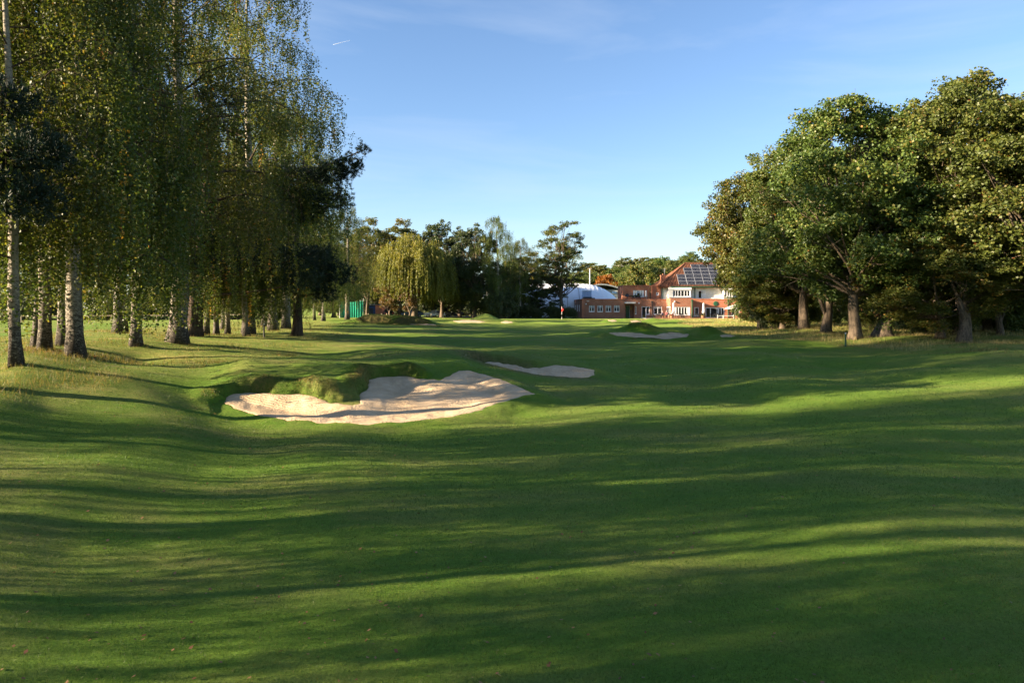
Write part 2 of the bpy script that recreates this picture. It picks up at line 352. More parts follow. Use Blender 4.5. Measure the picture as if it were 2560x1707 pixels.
class Noise2:
    def __init__(s, seed, n=24, lo=.5, hi=1.2):
        r = np.random.default_rng(seed); a = r.uniform(0, 2*np.pi, n); k = 2*np.pi*np.exp(r.uniform(np.log(lo), np.log(hi), n))
        s.kx, s.ky, s.p = k*np.cos(a), k*np.sin(a), r.uniform(0, 6.28, n); s.n = n
    def __call__(s, x, y):
        o = np.zeros(np.shape(x))
        for i in range(s.n): o += np.sin(s.kx[i]*x + s.ky[i]*y + s.p[i])
        return o/np.sqrt(s.n/2)
N_UND = Noise2(3, 18, 1/16., 1/6.); N_FINE = Noise2(4, 24, 1/3., 1/.9); N_EDGE = Noise2(5, 20, .7, 3.); N_BIG = Noise2(9, 16, 1/45., 1/14.)
def sstep(a, b, x): t = np.clip((x-a)/(b-a), 0, 1); return t*t*(3-2*t)

HUMPS = []     # (x, y, sx, sy, h)
def hump(px, Y, wpx, sy, h): HUMPS.append((at(px, Y), Y, wpx/FPX*Y, sy, h))
hump(1600, 61.5, 62, 1.5, 1.0); hump(1700, 61.8, 50, 1.5, .40); hump(1770, 60.6, 42, 1.3, .9); hump(1500, 61, 40, 1.8, .25)
hump(930, 84.5, 48, 2.0, .95); hump(1010, 84.5, 50, 2.0, .90); hump(1075, 84.5, 36, 2.0, .35)
hump(1150, 103, 30, 1.6, .25); hump(1215, 103, 40, 1.8, .40); hump(1270, 102.5, 22, 1.6, .25); hump(1215, 117, 28, 3., 1.05)
hump(1560, 103.5, 22, 2.0, .55); hump(1632, 103.5, 26, 2.0, .62); hump(1690, 103, 22, 2.0, .30)

def base_h(x, y):
    x = np.asarray(x, float); y = np.asarray(y, float); sh = x.shape; x = x.ravel(); y = y.ravel()
    q = warp(x, y); o = np.empty(len(x))
    for i in range(0, len(x), 20000):
        s = slice(i, i+20000); d2 = ((q[s,None]-P0[None])**2).sum(-1); o[s] = tps(d2) @ WT[:nA] + WT[nA] + q[s] @ WT[nA+1:]
    far = np.maximum(sstep(130, 180, np.hypot(x*.9, y)), sstep(1.1, 1.7, np.abs(x)/np.sqrt(900+y*y))*.8)
    far = np.maximum(far, sstep(-25, -45, y))
    o = o*(1-far) + 1.62*far
    mid = sstep(20, 34, y)*(1-sstep(100, 135, y)); side = .35+.65*sstep(-6, 6, x)
    o += .075*N_UND(x, y)*mid*side + .018*N_FINE(x*.6, y)*sstep(26, 40, y)*(1-sstep(90, 120, y)) + .0045*N_FINE(x, y)
    o += .13*np.sin(y*.95+x*.12+.8*np.sin(x*.18))*mid*sstep(2, 14, x)*(1-sstep(48, 60, y))
    for hx, hy, sx, sy, hh in HUMPS: o += hh*np.exp(-((x-hx)/sx)**2-((y-hy)/sy)**2)
    o += 1.75*np.exp(-(x**2/2+(y+.6)**2)/(2*2.3**2))                        # the tee bank the camera stands on
    o += 21*np.exp(-((x-105)/75)**2-((y-470)/100)**2) + 9*np.exp(-((x+30)/120)**2-((y-560)/110)**2)
    return o.reshape(sh)

class Bunker:
    """outline given in photo pixels, dropped on to a tilted plane z = z0 + k (Y - Y0)"""
    def __init__(s, pts, Y0, z0, k, edge=.30, bowl=.12, wob=.03, raise_=.14, label='', step=.06):
        out = []
        for px, py in pts:
            Y = (CAMZ - z0 + k*Y0)/(k + (py-HORIZON)/FPX); out.append((at(px, Y), Y))
        s.p = np.array(out); s.Y0, s.z0, s.k, s.edge, s.bowl, s.wob = Y0, z0, k, edge, bowl, wob
        s.label = label; s.step = step; s.raise_ = raise_
        s.lo = s.p.min(0) - 1.0; s.hi = s.p.max(0) + 1.0
    def sd(s, x, y):
        """signed distance, negative inside"""
        p = s.p; q = np.roll(p, -1, 0); d = np.full(x.shape, 1e9); ins = np.zeros(x.shape, bool)
        for a, b in zip(p, q):
            e = b-a; wx, wy = x-a[0], y-a[1]; t = np.clip((wx*e[0]+wy*e[1])/(e@e), 0, 1)
            d = np.minimum(d, (wx-t*e[0])**2+(wy-t*e[1])**2)
            c = ((a[1] > y) != (b[1] > y)) & (x < (b[0]-a[0])*(y-a[1])/((b[1]-a[1]) if abs(b[1]-a[1]) > 1e-9 else 1e-9)+a[0]); ins ^= c
        d = np.sqrt(d); return np.where(ins, -d, d)
    def sand(s, x, y, sd):
        w = sstep(0, -1.2, sd); return s.z0 + s.k*(y-s.Y0) - s.bowl*w + .008*N_FINE(x*1.3, y*1.3)

B = []
B.append(Bunker([(559,995),(590,986),(625,983),(660,985),(696,986),(735,987),(768,988),(795,998),(822,1005),(850,1011),(881,1014),(899,1009),(903,996),(899,983),(919,975),(926,950),(955,944),(985,943),(1016,941),
    (1055,948),(1097,953),(1120,942),(1147,928),(1169,926),(1210,937),(1246,948),(1290,965),(1332,984),(1290,994),(1246,1007),(1192,1027),(1111,1043),(1021,1054),(913,1058.6),(795,1054),(705,1047),(638,1036),(588,1020),(566,1006)],
    22, 0, .158, edge=.24, bowl=.17, raise_=.24, label='large kidney shaped sand bunker with grassy nose, nearest in the picture'))
B.append(Bunker([(1205,906),(1245,907),(1290,914),(1310,921),(1350,921),(1395,913),(1440,918),(1485,925),(1480,940),(1440,950),(1350,950),(1215,925)], 32, .72, .20, edge=.8, bowl=.08, raise_=.02, label='smaller sand bunker tucked behind the ridge of the large bunker'))
B.append(Bunker([(1523,832),(1566,831),(1605,833.5),(1621,838),(1640,838.5),(1658,833.5),(1682,831),(1698,832),(1705,834.5),(1721,835),(1716,841.6),(1673,847),(1632,845),(1587,842.5),(1542,839)], 58, 1.05, .25, edge=.35, bowl=.05, label='wide sand bunker cut into the grassy mound right of centre', step=.12))
B.append(Bunker([(1800,838),(1822,836.5),(1836,839),(1828,842),(1806,842)], 57.5, 1.2, .2, edge=.3, bowl=.02, label='small sliver of sand at the right end of the mound', step=.12))
B.append(Bunker([(903,810.5),(932,811),(953,811.5),(966,815),(945,816),(915,815)], 82, 1.33, .2, edge=.4, bowl=.02, label='small shaded sand bunker at the left of the far dark mound', step=.15))
B.append(Bunker([(995,817),(1010,812.5),(1030,810.5),(1084,810),(1093,813),(1097,818),(1060,819),(1020,819)], 82, 1.30, .25, edge=.4, bowl=.02, label='wide shaded sand bunker at the right of the far dark mound', step=.15))
B.append(Bunker([(1132,802.5),(1160,800),(1190,800.5),(1213,804),(1200,807),(1150,806.5)], 99, 1.55, .2, edge=.5, bowl=.02, label='left sand hollow of the ragged bunker before the putting green', step=.2))
B.append(Bunker([(1252,806),(1262,802.5),(1277,803),(1284,806.5),(1265,808)], 98, 1.5, .2, edge=.5, bowl=.02, label='right sand hollow of the ragged bunker before the putting green', step=.2))
B.append(Bunker([(1518,800),(1535,799),(1545,802.5),(1530,804.5)], 100, 1.62, .2, edge=.5, bowl=.05, label='small dark sand hollow at the left of the clubhouse side bunker', step=.2))
B.append(Bunker([(1575,803),(1590,800.5),(1604,803.5),(1600,806),(1580,805.5)], 100, 1.55, .2, edge=.5, bowl=.05, label='sandy hollow in the middle of the clubhouse side bunker', step=.2))

def height(x, y, full=False):
    x = np.asarray(x, float); y = np.asarray(y, float)
    h = base_h(x, y); bank = np.zeros(h.shape)
    for b in B:
        m = (x > b.lo[0]-1) & (x < b.hi[0]+1) & (y > b.lo[1]-1) & (y < b.hi[1]+1)
        if not m.any(): continue
        xs, ys = x[m], y[m]; sd = b.sd(xs, ys) + b.wob*N_EDGE(xs, ys)
        S = b.sand(xs, ys, sd); hm = h[m]
        lip = sstep(0, b.edge, sd)                      # steep face just outside the sand
        overg = hm + b.raise_*sstep(b.edge*5.5, b.edge*1.1, sd)*sstep(.04, .3, hm-S)*sstep(b.p[:,1].min()+.3, b.p[:,1].mean(), ys)
        new = np.where(sd < 0, S - .12 - .3*sstep(0, -.4, sd), S*(1-lip) + overg*lip)
        new = np.where(sd > b.edge, overg, new)
        # never let the surroundings hide the front of the sand: blend towards the sand plane on the near side
        blend = sstep(1.3, 0, sd)*(hm < S+.12)
        new = np.where(sd > 0, new*(1-blend) + (S)*blend, new)
        h[m] = new
        bk = sstep(-.1, .05, sd)*sstep(b.edge*2.1, b.edge*1.0, sd)*sstep(.12, .35, hm-S)
        bank[m] = np.maximum(bank[m], bk)
    return (h, bank) if full else h
def gz(x, y): return float(height(np.array([float(x)]), np.array([float(y)]))[0])
def gzs(x, y): return height(x, y)

def zones(x, y):
    """masks: rough, dry, putting green"""
    w = 1.6*N_BIG(x, y) + .35*N_FINE(x, y)
    left_edge = np.interp(y, [0, 18, 22, 27, 33, 40, 50, 65, 90, 110, 135, 160], [-16, -13.5, -12.6, -11.6, -10.5, -9.8, -11.5, -15, -22, -28, -32, -36])
    field = np.interp(y, [0, 30, 60, 90, 130], [-26, -27, -31, -38, -52])      # open grass field beyond the tree belt
    rough = sstep(left_edge+.7, left_edge-.9, x+w*.35)*sstep(field-3.5, field+.5, x+w)
    right_edge = np.interp(y, [0, 30, 38, 45, 52, 60, 75, 100, 118, 134], [34, 27, 25.5, 21.5, 19.5, 17, 19, 22, 16, 10])
    rr = sstep(right_edge-.8, right_edge+1.0, x+w*.4)*(1-sstep(136, 139, y))
    rough = np.maximum(rough, rr)
    pg = sstep(1.0, .9, np.hypot((x-at(1420, 116))/21., (y-117)/10.))
    return rough, np.clip(.6-.4*pg+.40*sstep(0, -6, x), 0, 1), pg

def grid_patch(xs2d, ys2d, mask=None):
    h, bank = height(xs2d, ys2d, True); r, d, g = zones(xs2d, ys2d)
    ny, nx = xs2d.shape; idx = np.arange(ny*nx).reshape(ny, nx)
    f = np.stack([idx[:-1,:-1], idx[:-1,1:], idx[1:,1:], idx[1:,:-1]], -1).reshape(-1, 4)
    if mask is not None:
        k = mask(.25*(xs2d[:-1,:-1]+xs2d[1:,1:]+xs2d[:-1,1:]+xs2d[1:,:-1]), .25*(ys2d[:-1,:-1]+ys2d[1:,1:]+ys2d[:-1,1:]+ys2d[1:,:-1])).ravel(); f = f[k]
    v = np.stack([xs2d, ys2d, h], -1).reshape(-1, 3)
    return v, f, dict(rough=r.ravel(), dry=d.ravel(), green=g.ravel(), bank=bank.ravel())

PATCH = [(-10.6, 5.2, 20.6, 35.2, .055), (6.4, 19.6, 56.2, 64.2, .11), (-18.5, -7.2, 79.5, 87.5, .13), (-8.5, .8, 97, 106, .18), (12, 24, 97, 107, .18)]
def outside_patches(cx, cy):
    k = np.ones(cx.shape, bool)
    for a, b_, c, d, s in PATCH: k &= ~((cx > a+.25) & (cx < b_-.25) & (cy > c+.25) & (cy < d-.25))
    return k
ys = np.concatenate([np.linspace(-60, -6, 20), np.arange(-5.7, 5.6, .3), np.arange(5.6, 20, .13), np.arange(20, 40, .18), np.arange(40, 70, .26), np.arange(70, 135, .5), np.arange(135, 200, 3), np.geomspace(200, 700, 45), np.geomspace(760, 6000, 14)])
ts = np.concatenate([np.linspace(-6, -.82, 28), np.linspace(-.80, .80, 250), np.linspace(.82, 6, 28)])
Yg = np.repeat(ys[:,None], len(ts), 1); Xg = ts[None]*(np.maximum(np.abs(Yg), 0)*.78+9)
parts_g = [grid_patch(Xg, Yg, outside_patches)]
for a, b_, c, d, s in PATCH:
    X_, Y_ = np.meshgrid(np.arange(a, b_+s/2, s), np.arange(c, d+s/2, s)); v, f, at_ = grid_patch(X_, Y_); v[:,2] += .004; parts_g.append((v, f, at_))
off = 0; VV = []; FF = []; AA = {k: [] for k in ('rough','dry','green','bank')}
for v, f, at_ in parts_g:
    VV.append(v); FF.append(f+off); off += len(v)
    for k in AA: AA[k].append(at_[k])
gm = mesh_np('ground', np.concatenate(VV), np.concatenate(FF), M['ground'], True, {k: np.concatenate(v) for k, v in AA.items()})
tag(link('ground', gm), 'mown fairway, rough and fields of the golf course', None, None, 'structure')

for b in B:
    s = b.step*.9; X_, Y_ = np.meshgrid(np.arange(b.lo[0]+.5, b.hi[0]-.5, s), np.arange(b.lo[1]+.5, b.hi[1]-.5, s))
    sd = b.sd(X_, Y_) + b.wob*N_EDGE(X_, Y_); Z_ = b.sand(X_, Y_, sd) + .012
    Z_ = Z_ - .25*sstep(.02, .25, sd)
    ny, nx = X_.shape; idx = np.arange(ny*nx).reshape(ny, nx); f = np.stack([idx[:-1,:-1], idx[:-1,1:], idx[1:,1:], idx[1:,:-1]], -1).reshape(-1, 4)
    keep = (sd.ravel()[f].min(1) < .12); f = f[keep]; used, inv = np.unique(f, return_inverse=True)
    v = np.stack([X_, Y_, Z_], -1).reshape(-1, 3)[used]
    tag(link('bunker_sand', mesh_np('bunker_sand', v, inv.reshape(-1, 4), M['sand'], True)), b.label, None, None, 'structure')

# ------------------------------------------------------------------ grass blades, leaves on the ground
def unit(a): return a/np.maximum(np.linalg.norm(a, axis=-1, keepdims=True), 1e-9)
def blades(name, x, y, h, w, mat, lean=.5, z=None, label=None, seed=1, tint=None):
    r = np.random.default_rng(seed); n = len(x); z = gzs(x, y) if z is None else z
    a = r.uniform(0, 2*np.pi, n); d = np.stack([np.cos(a), np.sin(a), np.zeros(n)], -1)
    b2 = r.uniform(0, 2*np.pi, n); l = np.stack([np.cos(b2), np.sin(b2), np.zeros(n)], -1)*(r.uniform(0, lean, n)*h)[:,None]
    base = np.stack([x, y, z-.01], -1); top = base + l + np.array([0,0,1])*(h*.95)[:,None]
    v = np.stack([base-d*w[:,None]/2, base+d*w[:,None]/2, top], 1).reshape(-1, 3)
    f = np.arange(3*n).reshape(-1, 3); t = r.uniform(0, 1, n) if tint is None else tint
    return tag(link(name, mesh_np(name, v, f, mat, False, {'tint': np.repeat(t, 3)})), label, None, None, 'stuff')

n = 250000; u = rng.uniform(0, 1, n); Yb = 6.2*(40/6.2)**u; Yb = Yb[rng.uniform(0, 1, n) < .15+.85*sstep(38, 14, Yb)]; n = len(Yb); Xb = rng.uniform(-.74, .74, n)*Yb
tn = np.clip(rng.beta(2, 3, n)+.18*N_BIG(Xb*3, Yb*3)*.5+.1, 0, 1)
blades('turf', Xb, Yb, rng.uniform(.014, .036, n)*(1+Yb/20), .0042*(.6+Yb/7), M['blade_turf'], 1.2, label='short mown turf in the foreground', seed=2, tint=tn)

# long dry grass in the rough, both sides
n = 150000; Yr = 19*(95/19)**rng.uniform(0, 1, n); Xr = np.where(rng.uniform(0, 1, n) < .5, rng.uniform(-.75, -.1, n), rng.uniform(.2, .75, n))*Yr
rm = zones(Xr, Yr)[0]; cl = .5+.5*N_FINE(Xr*.35, Yr*.35); k = (rm > .55) & (rng.uniform(0, 1, n) < np.clip(cl*.8+.12, .05, 1)); Xr, Yr, cl = Xr[k], Yr[k], cl[k]
blades('rough_grass', Xr, Yr, rng.uniform(.06, .22, len(Xr))*(.6+.6*np.clip(cl, 0, 1.4)), .006*(.5+Yr/18), M['blade_rough'], .8, label='long dry grass under the trees on both sides', seed=3, tint=np.clip(rng.beta(2.2, 2.2, len(Xr)), 0, 1))

# shaggy grass on the bunker banks and lips
lx, ly, lh, lw = [], [], [], []
for b, cnt, hh, ww in zip(B, (60000, 4500, 22000, 4000, 8000, 12000, 3000, 1200, 1800, 1800), (.12,.06,.16,.12,.16,.16,.2,.2,.2,.2), (.012,.014,.022,.02,.03,.03,.035,.035,.035,.035)):
    ex = 0 if b.step < .1 else 1.6
    xx = rng.uniform(b.lo[0]+.2-ex, b.hi[0]-.2+ex, cnt*3); yy = rng.uniform(b.lo[1]+.2, b.hi[1]-.2+ex, cnt*3)
    sd = b.sd(xx, yy)+b.wob*N_EDGE(xx, yy); S = b.sand(xx, yy, sd); bh = base_h(xx, yy)-S
    e = b.edge; fe = 4.0 if b.step < .1 else 8.0; pr = sstep(e*fe, e*fe*.3, sd)*(sd > .01)*sstep(.08, .26, bh)
    k = rng.uniform(0, 1, len(xx)) < pr; xx, yy, sd = xx[k][:cnt], yy[k][:cnt], sd[k][:cnt]
    lx.append(xx); ly.append(yy); lh.append(rng.uniform(.4, 1.15, len(xx))*hh*(.55+.45*sstep(e*2.5, 0, sd))); lw.append(np.full(len(xx), ww))
lx, ly, lh, lw = map(np.concatenate, (lx, ly, lh, lw))
blades('bank_grass', lx, ly, lh, lw, M['blade_lip'], 1.1, label='shaggy long grass on the bunker banks', seed=4, tint=np.clip(rng.beta(2, 2.4, len(lx))+.22*N_FINE(lx, ly), 0, 1))

def scatter_leaves(name, x, y, size, mat, label, seed, tint=None):
    r = np.random.default_rng(seed); n = len(x); z = gzs(x, y)+r.uniform(.012, .03, n)
    a = r.uniform(0, 6.28, n); tl = r.uniform(-.5, .5, (n, 2)); c = np.stack([x, y, z], -1)
    A = np.stack([np.cos(a), np.sin(a), tl[:,0]], -1)*size[:,None]; Bv = np.stack([-np.sin(a), np.cos(a), tl[:,1]], -1)*size[:,None]*.7
    v = np.stack([c-A, c-A*.2+Bv, c+A, c-A*.1-Bv, ], 1).reshape(-1, 3)
    t = r.uniform(0, 1, n) if tint is None else tint
    return tag(link(name, mesh_np(name, v, np.arange(4*n).reshape(-1, 4), mat, False, {'tint': np.repeat(t, 4)})), label, None, None, 'stuff')
n = 750; Yl = 6.4+18*rng.uniform(0, 1, n)**1.6; Xl = (rng.beta(1.2, 1.7, n)*1.45-.72)*Yl
scatter_leaves('fallen_leaves', Xl, Yl, rng.uniform(.012, .030, n), M['leaf_litter'], 'scattered brown and yellow fallen leaves on the mown grass', 5)
n = 900; ang = rng.uniform(0, 6.28, n); rr = np.abs(rng.normal(0, 1, n)); Xq = at(140, 28.6)+np.cos(ang)*rr*1.0; Yq = 28.3+np.sin(ang)*rr*.9
scatter_leaves('leaf_litter', Xq, Yq, rng.uniform(.03, .07, n), M['leaf_litter'], 'reddish brown leaf litter heaped round the birch trunks', 6)

# ------------------------------------------------------------------ trees
def leaf_mesh(name, c, size, mat, seed, elong=1.6, dirs=None, tint=None, droop=0.):
    """one small folded leaf quad per centre"""
    r = np.random.default_rng(seed); n = len(c)
    d = unit(r.normal(0, 1, (n, 3)) + np.array([0, 0, -droop])) if dirs is None else unit(dirs + r.normal(0, .35, (n, 3)))
    s = unit(np.cross(d, r.normal(0, 1, (n, 3))))
    sz = size*r.uniform(.7, 1.3, n); d = d*(sz*elong/1.3)[:,None]; s = s*(sz/1.3)[:,None]
    v = np.stack([c-d, c+s, c+d, c-s], 1).reshape(-1, 3)
    t = r.beta(2, 2.2, n) if tint is None else tint
    return mesh_np(name, v, np.arange(4*n).reshape(-1, 4), mat, False, {'tint': np.repeat(t, 4)})

def wavy(p0, p1, n, amp, r):
    p0, p1 = Vector(p0), Vector(p1); L = (p1-p0).length; out = []
    j = [Vector((r.normal(), r.normal(), r.normal()*.5))*amp*L for _ in range(3)]
    for i in range(n+1):
        t = i/n; out.append(p0.lerp(p1, t) + j[0]*math.sin(math.pi*t)*.5 + j[1]*math.sin(2*math.pi*t)*.3)
    return out

def trunk_tube(mb, H, r0, lean=(0, 0), top_r=.05, n=12, nseg=12, flare=.32, r=None, wob=.12):
    pts, rad = [], []; ph = r.uniform(0, 6, 2)
    for i in range(nseg+1):
        t = i/nseg; t = t**1.25; z = t*H
        pts.append((lean[0]*t + wob*math.sin(t*5+ph[0])*min(1, t*5), lean[1]*t + wob*math.sin(t*4+ph[1])*min(1, t*5), z-.15 if i == 0 else z))
        rad.append(max(top_r, r0*(1-t)**.8*(1-.1*t)) + r0*flare*math.exp(-z/.45))
    base = len(mb.v); mb.tube(pts, rad, n)
    for q in range(base, len(mb.v)):                   # lumpy bark and root flare
        x, y, z = mb.v[q]; t = z/H; cxp = np.interp(z, [p[2] for p in pts], [p[0] for p in pts]); cyp = np.interp(z, [p[2] for p in pts], [p[1] for p in pts])
        a = math.atan2(y-cyp, x-cxp); k = 1 + .10*math.sin(3*a+ph[0]+z*.7) + .06*math.sin(5*a+z*1.7) + .22*math.exp(-max(z, 0)/.35)*math.sin(5*a+ph[1])
        mb.v[q] = (cxp+(x-cxp)*k, cyp+(y-cyp)*k, z)
    return pts, rad

def tree_thing(name, label, cat, trunk_mb, bark, crown_mesh, loc=(0, 0, 0), rz=0, group=None, scale=(1, 1, 1), extra=None):
    t = thing(name, label, cat, loc, rz, group); t.scale = scale
    trunk_mb.build('trunk', M[bark], t, True)
    if getattr(trunk_mb, 'br', None): trunk_mb.br.build('branches', M['twig_bark'], t, True)
    if crown_mesh: link('crown', crown_mesh, t)
    for nm, me in (extra or []): link(nm, me, t)
    return t

def birch_parts(seed, H=20, Rr=4.6, r0=.32, low=.24, strand=(.8, 3.0), nl=38, per=54, mat='leaf_birch', leaf=.051, lean=(0, 0), dens=1., gap=.047, lowreach=1.9):
    r = np.random.default_rng(seed); mb = MB(); mb.br = MB(); pts, rad = trunk_tube(mb, H, r0, lean, r=r)
    zs = [p[2] for p in pts]; C = []
    strands_p, strands_l = [], []
    for i in range(nl):
        t = low + (1-low)*((i+r.uniform(0, 1))/nl)**.9; z = t*H; a = i*2.399 + r.normal(0, .3)
        bx = np.interp(z, zs, [p[0] for p in pts]); by = np.interp(z, zs, [p[1] for p in pts]); br = np.interp(z, zs, rad)
        prof = math.sin(math.pi*min(1, .24+.74*t))**.7; L = Rr*prof*r.uniform(.65, 1.15)+.5
        rise = L*r.uniform(.35, .8)*(.45+t*.6); dx, dy = math.cos(a), math.sin(a); P = []
        for q in range(8):
            s = q/7; P.append((bx+dx*L*s**.85 + r.normal(0, .06)*q/2, by+dy*L*s**.85 + r.normal(0, .06)*q/2, z + rise*(math.sin(s*2.3)/math.sin(1.35)) *.75 - .25*L*s**3))
        mb.br.tube(P, [max(.010, br*.34*(1-s/7.2)) for s in range(8)], 5, False)
        for q in range(int(per*(.5+.7*prof))):
            s = r.uniform(.22, 1.0); k = s*7; k0 = min(6, int(k)); pa = Vector(P[k0]).lerp(Vector(P[k0+1]), k-k0)
            off = r.normal(0, .12+.26*s*L/4, 2); p = (pa.x+off[0], pa.y+off[1], pa.z+r.normal(0, .22)+.1)
            ll = r.uniform(*strand)*(1.25-.55*t)
            if t < .45: ll *= r.uniform(.7, 1.9)
            ll = min(ll, max(.25, p[2]-r.uniform(lowreach, lowreach+2.2)))
            strands_p.append(p); strands_l.append(ll)
            if q % 3 == 1: mb.br.tube([p, (p[0]+r.normal(0, .05), p[1]+r.normal(0, .05), p[2]-ll*.92)], [.006, .003], 3, False)
            if q % 4 == 0: mb.br.tube([tuple(pa), p], [.010, .005], 3, False)
    sp = np.array(strands_p); sl = np.array(strands_l)
    q_ = sp*1.0; ph_ = r.uniform(0, 6, 6); hole = np.sin(q_[:,0]*1.9+ph_[0]+q_[:,2]*.5)+np.sin(q_[:,1]*2.1+ph_[1]-q_[:,2]*.4)+np.sin(q_[:,2]*1.5+ph_[2]+q_[:,1]*.7)+.6*np.sin(q_[:,0]*3.3+q_[:,1]*2.7+ph_[3])
    kp = hole > -1.15; sp, sl = sp[kp], sl[kp]; cnt = np.maximum(4, (sl/gap*dens)).astype(int)
    idx = np.repeat(np.arange(len(sl)), cnt); f = r.uniform(0, 1, len(idx)); dr = r.normal(0, .10, (len(sl), 2))
    c = sp[idx].copy(); c[:,2] -= f*sl[idx]; c[:,:2] += dr[idx]*(f*sl[idx])[:,None]; thick = (.11*(1.15-f)+.02)
    c += r.normal(0, 1, c.shape)*thick[:,None]*np.array([1, 1, .8])
    tint = np.clip(r.beta(2, 2.9, len(c)) + r.normal(0, .13, len(sl))[idx], 0, .94); tint = np.where(r.uniform(0, 1, len(c)) < .002, 1., tint)
    # a few yellow hanging sprays
    yel = np.random.default_rng(seed+5).uniform(0, 1, len(sl)) < .006; tint = np.where(yel[idx] & (f > .4), .99, tint)
    return mb, leaf_mesh('crown', c, leaf, M[mat], seed, 1.25, tint=tint, droop=.5)

def lobe_parts(seed, H=19, Rr=6.5, cb=4.5, r0=.42, nlobe=44, sub=26, per=52, leaf=.085, mat='leaf_oak', bark='oak_bark', squash=.8, lobe_r=(1.1, 1.9), lean=(0, 0), shell=.55,
               fork=.32, limbs=True, sub_r=(.28, .5), profile=None, pad=False, clusters=None):
    r = np.random.default_rng(seed); mb = MB(); Ht = H*.72
    pts, rad = trunk_tube(mb, Ht, r0, lean, r=r, wob=.25); zs = [p[2] for p in pts]; C = []; T = []
    cz = (cb+H)/2; hz = (H-cb)/2
    for i in range(nlobe):
        if clusters is not None: c = np.array(clusters[i % len(clusters)]) + r.normal(0, .5, 3)
        else:
            zf = 1-2*((i*.61803+.3) % 1) if i % 4 == 3 else 1-2*(i+.5)/nlobe; af = i*2.39996+r.normal(0, .2); sf = math.sqrt(max(0, 1-zf*zf))
            u = np.array([sf*math.cos(af), sf*math.sin(af), zf]); k = r.uniform(.25, shell+.1) if i % 4 == 3 else r.uniform(max(shell, .45)*.5+.42, 1)
            c = np.array([u[0]*Rr*k, u[1]*Rr*k, cz+u[2]*hz*k])
            if profile: s = profile((c[2]-cb)/(H-cb)); c[:2] *= s
        R_ = r.uniform(*lobe_r); c[2] = min(c[2], H-R_*.75)
        if limbs and i % 2 == 0:
            zb = min(Ht*.93, max(Ht*fork*.8, c[2]*.55*r.uniform(.7, 1.1))); bx = np.interp(zb, zs, [p[0] for p in pts]); by = np.interp(zb, zs, [p[1] for p in pts]); br = np.interp(zb, zs, rad)
            P = wavy((bx, by, zb), tuple(c), 6, .11, r); mb.tube(P, [max(.025, br*.52*(1-s/6.6)) for s in range(7)], 6, False)
            for q in range(4):
                e = Vector(c)+Vector(r.normal(0, .6, 3))*R_*.8; mb.tube(wavy(P[3+q % 3], e, 3, .1, r), [.05, .035, .022, .012], 4, False)
        u = unit(r.normal(0, 1, (sub, 3))); u[:,2] = np.where(u[:,2] < -.45, -u[:,2], u[:,2])
        sc = c + u*np.array([1, 1, (squash*.35 if pad else squash)])*(R_*r.uniform(.45, 1.08, sub))[:,None]
        sr = r.uniform(*sub_r, sub); m = r.poisson(per, sub); ii = np.repeat(np.arange(sub), m)
        q = unit(r.normal(0, 1, (len(ii), 3)))*(sr[ii]*r.uniform(.25, 1, len(ii))**.5)[:,None]*np.array([1, 1, .75])
        C.append(sc[ii]+q); tt = np.clip(r.beta(2, 2.4, len(ii)) + r.normal(0, .10)+r.normal(0, .10, sub)[ii], 0, .93); T.append(np.where(r.uniform(0, 1, len(ii)) < .004, 1., tt))
    c = np.concatenate(C); t = np.concatenate(T)
    return mb, leaf_mesh('crown', c, leaf, M[mat], seed, 1.15, tint=t)

def pine_parts(seed, H, pads, r0=.38, lean=(0, 0), tuft=.17, n_t=60, mat='needle'):
    """pads: (dx, dy, z, rx, rz) flat needle clouds on long limbs"""
    r = np.random.default_rng(seed); mb = MB(); pts, rad = trunk_tube(mb, H, r0, lean, r=r, wob=.2); zs = [p[2] for p in pts]; C, Dd = [], []
    for dx, dy, z, rx, rz in pads:
        zb = max(.8, min(H*.97, z-.35*math.hypot(dx, dy)*r.uniform(.3, 1))); bx = np.interp(zb, zs, [p[0] for p in pts]); by = np.interp(zb, zs, [p[1] for p in pts])
        mb.tube(wavy((bx, by, zb), (dx, dy, z), 5, .08, r), [.15, .12, .1, .07, .05, .03], 6, False)
        k = int(n_t*rx*rx*1.1)+12; u = unit(r.normal(0, 1, (k, 3))); rad_ = r.uniform(.15, 1, k)**.45
        lump = 1+.28*np.sin(u[:,0]*5+z)+.2*np.sin(u[:,1]*7+dx)
        ce = np.array([dx, dy, z]) + u*np.array([rx, rx, rz])*(rad_*lump)[:,None]
        for q in range(16):
            C.append(ce + r.normal(0, .05, ce.shape)); d = unit(u*.8+np.array([0, 0, .55])+r.normal(0, .55, ce.shape)); Dd.append(d)
    c = np.concatenate(C); d = np.concatenate(Dd); n = len(c); s = unit(np.cross(d, r.normal(0, 1, (n, 3))))*.020; L = tuft*r.uniform(.7, 1.2, n)
    v = np.stack([c-s, c+s, c+d*L[:,None]], 1).reshape(-1, 3)
    return mb, mesh_np('crown', v, np.arange(3*n).reshape(-1, 3), M[mat], False, {'tint': np.repeat(r.beta(2, 3, n), 3)})

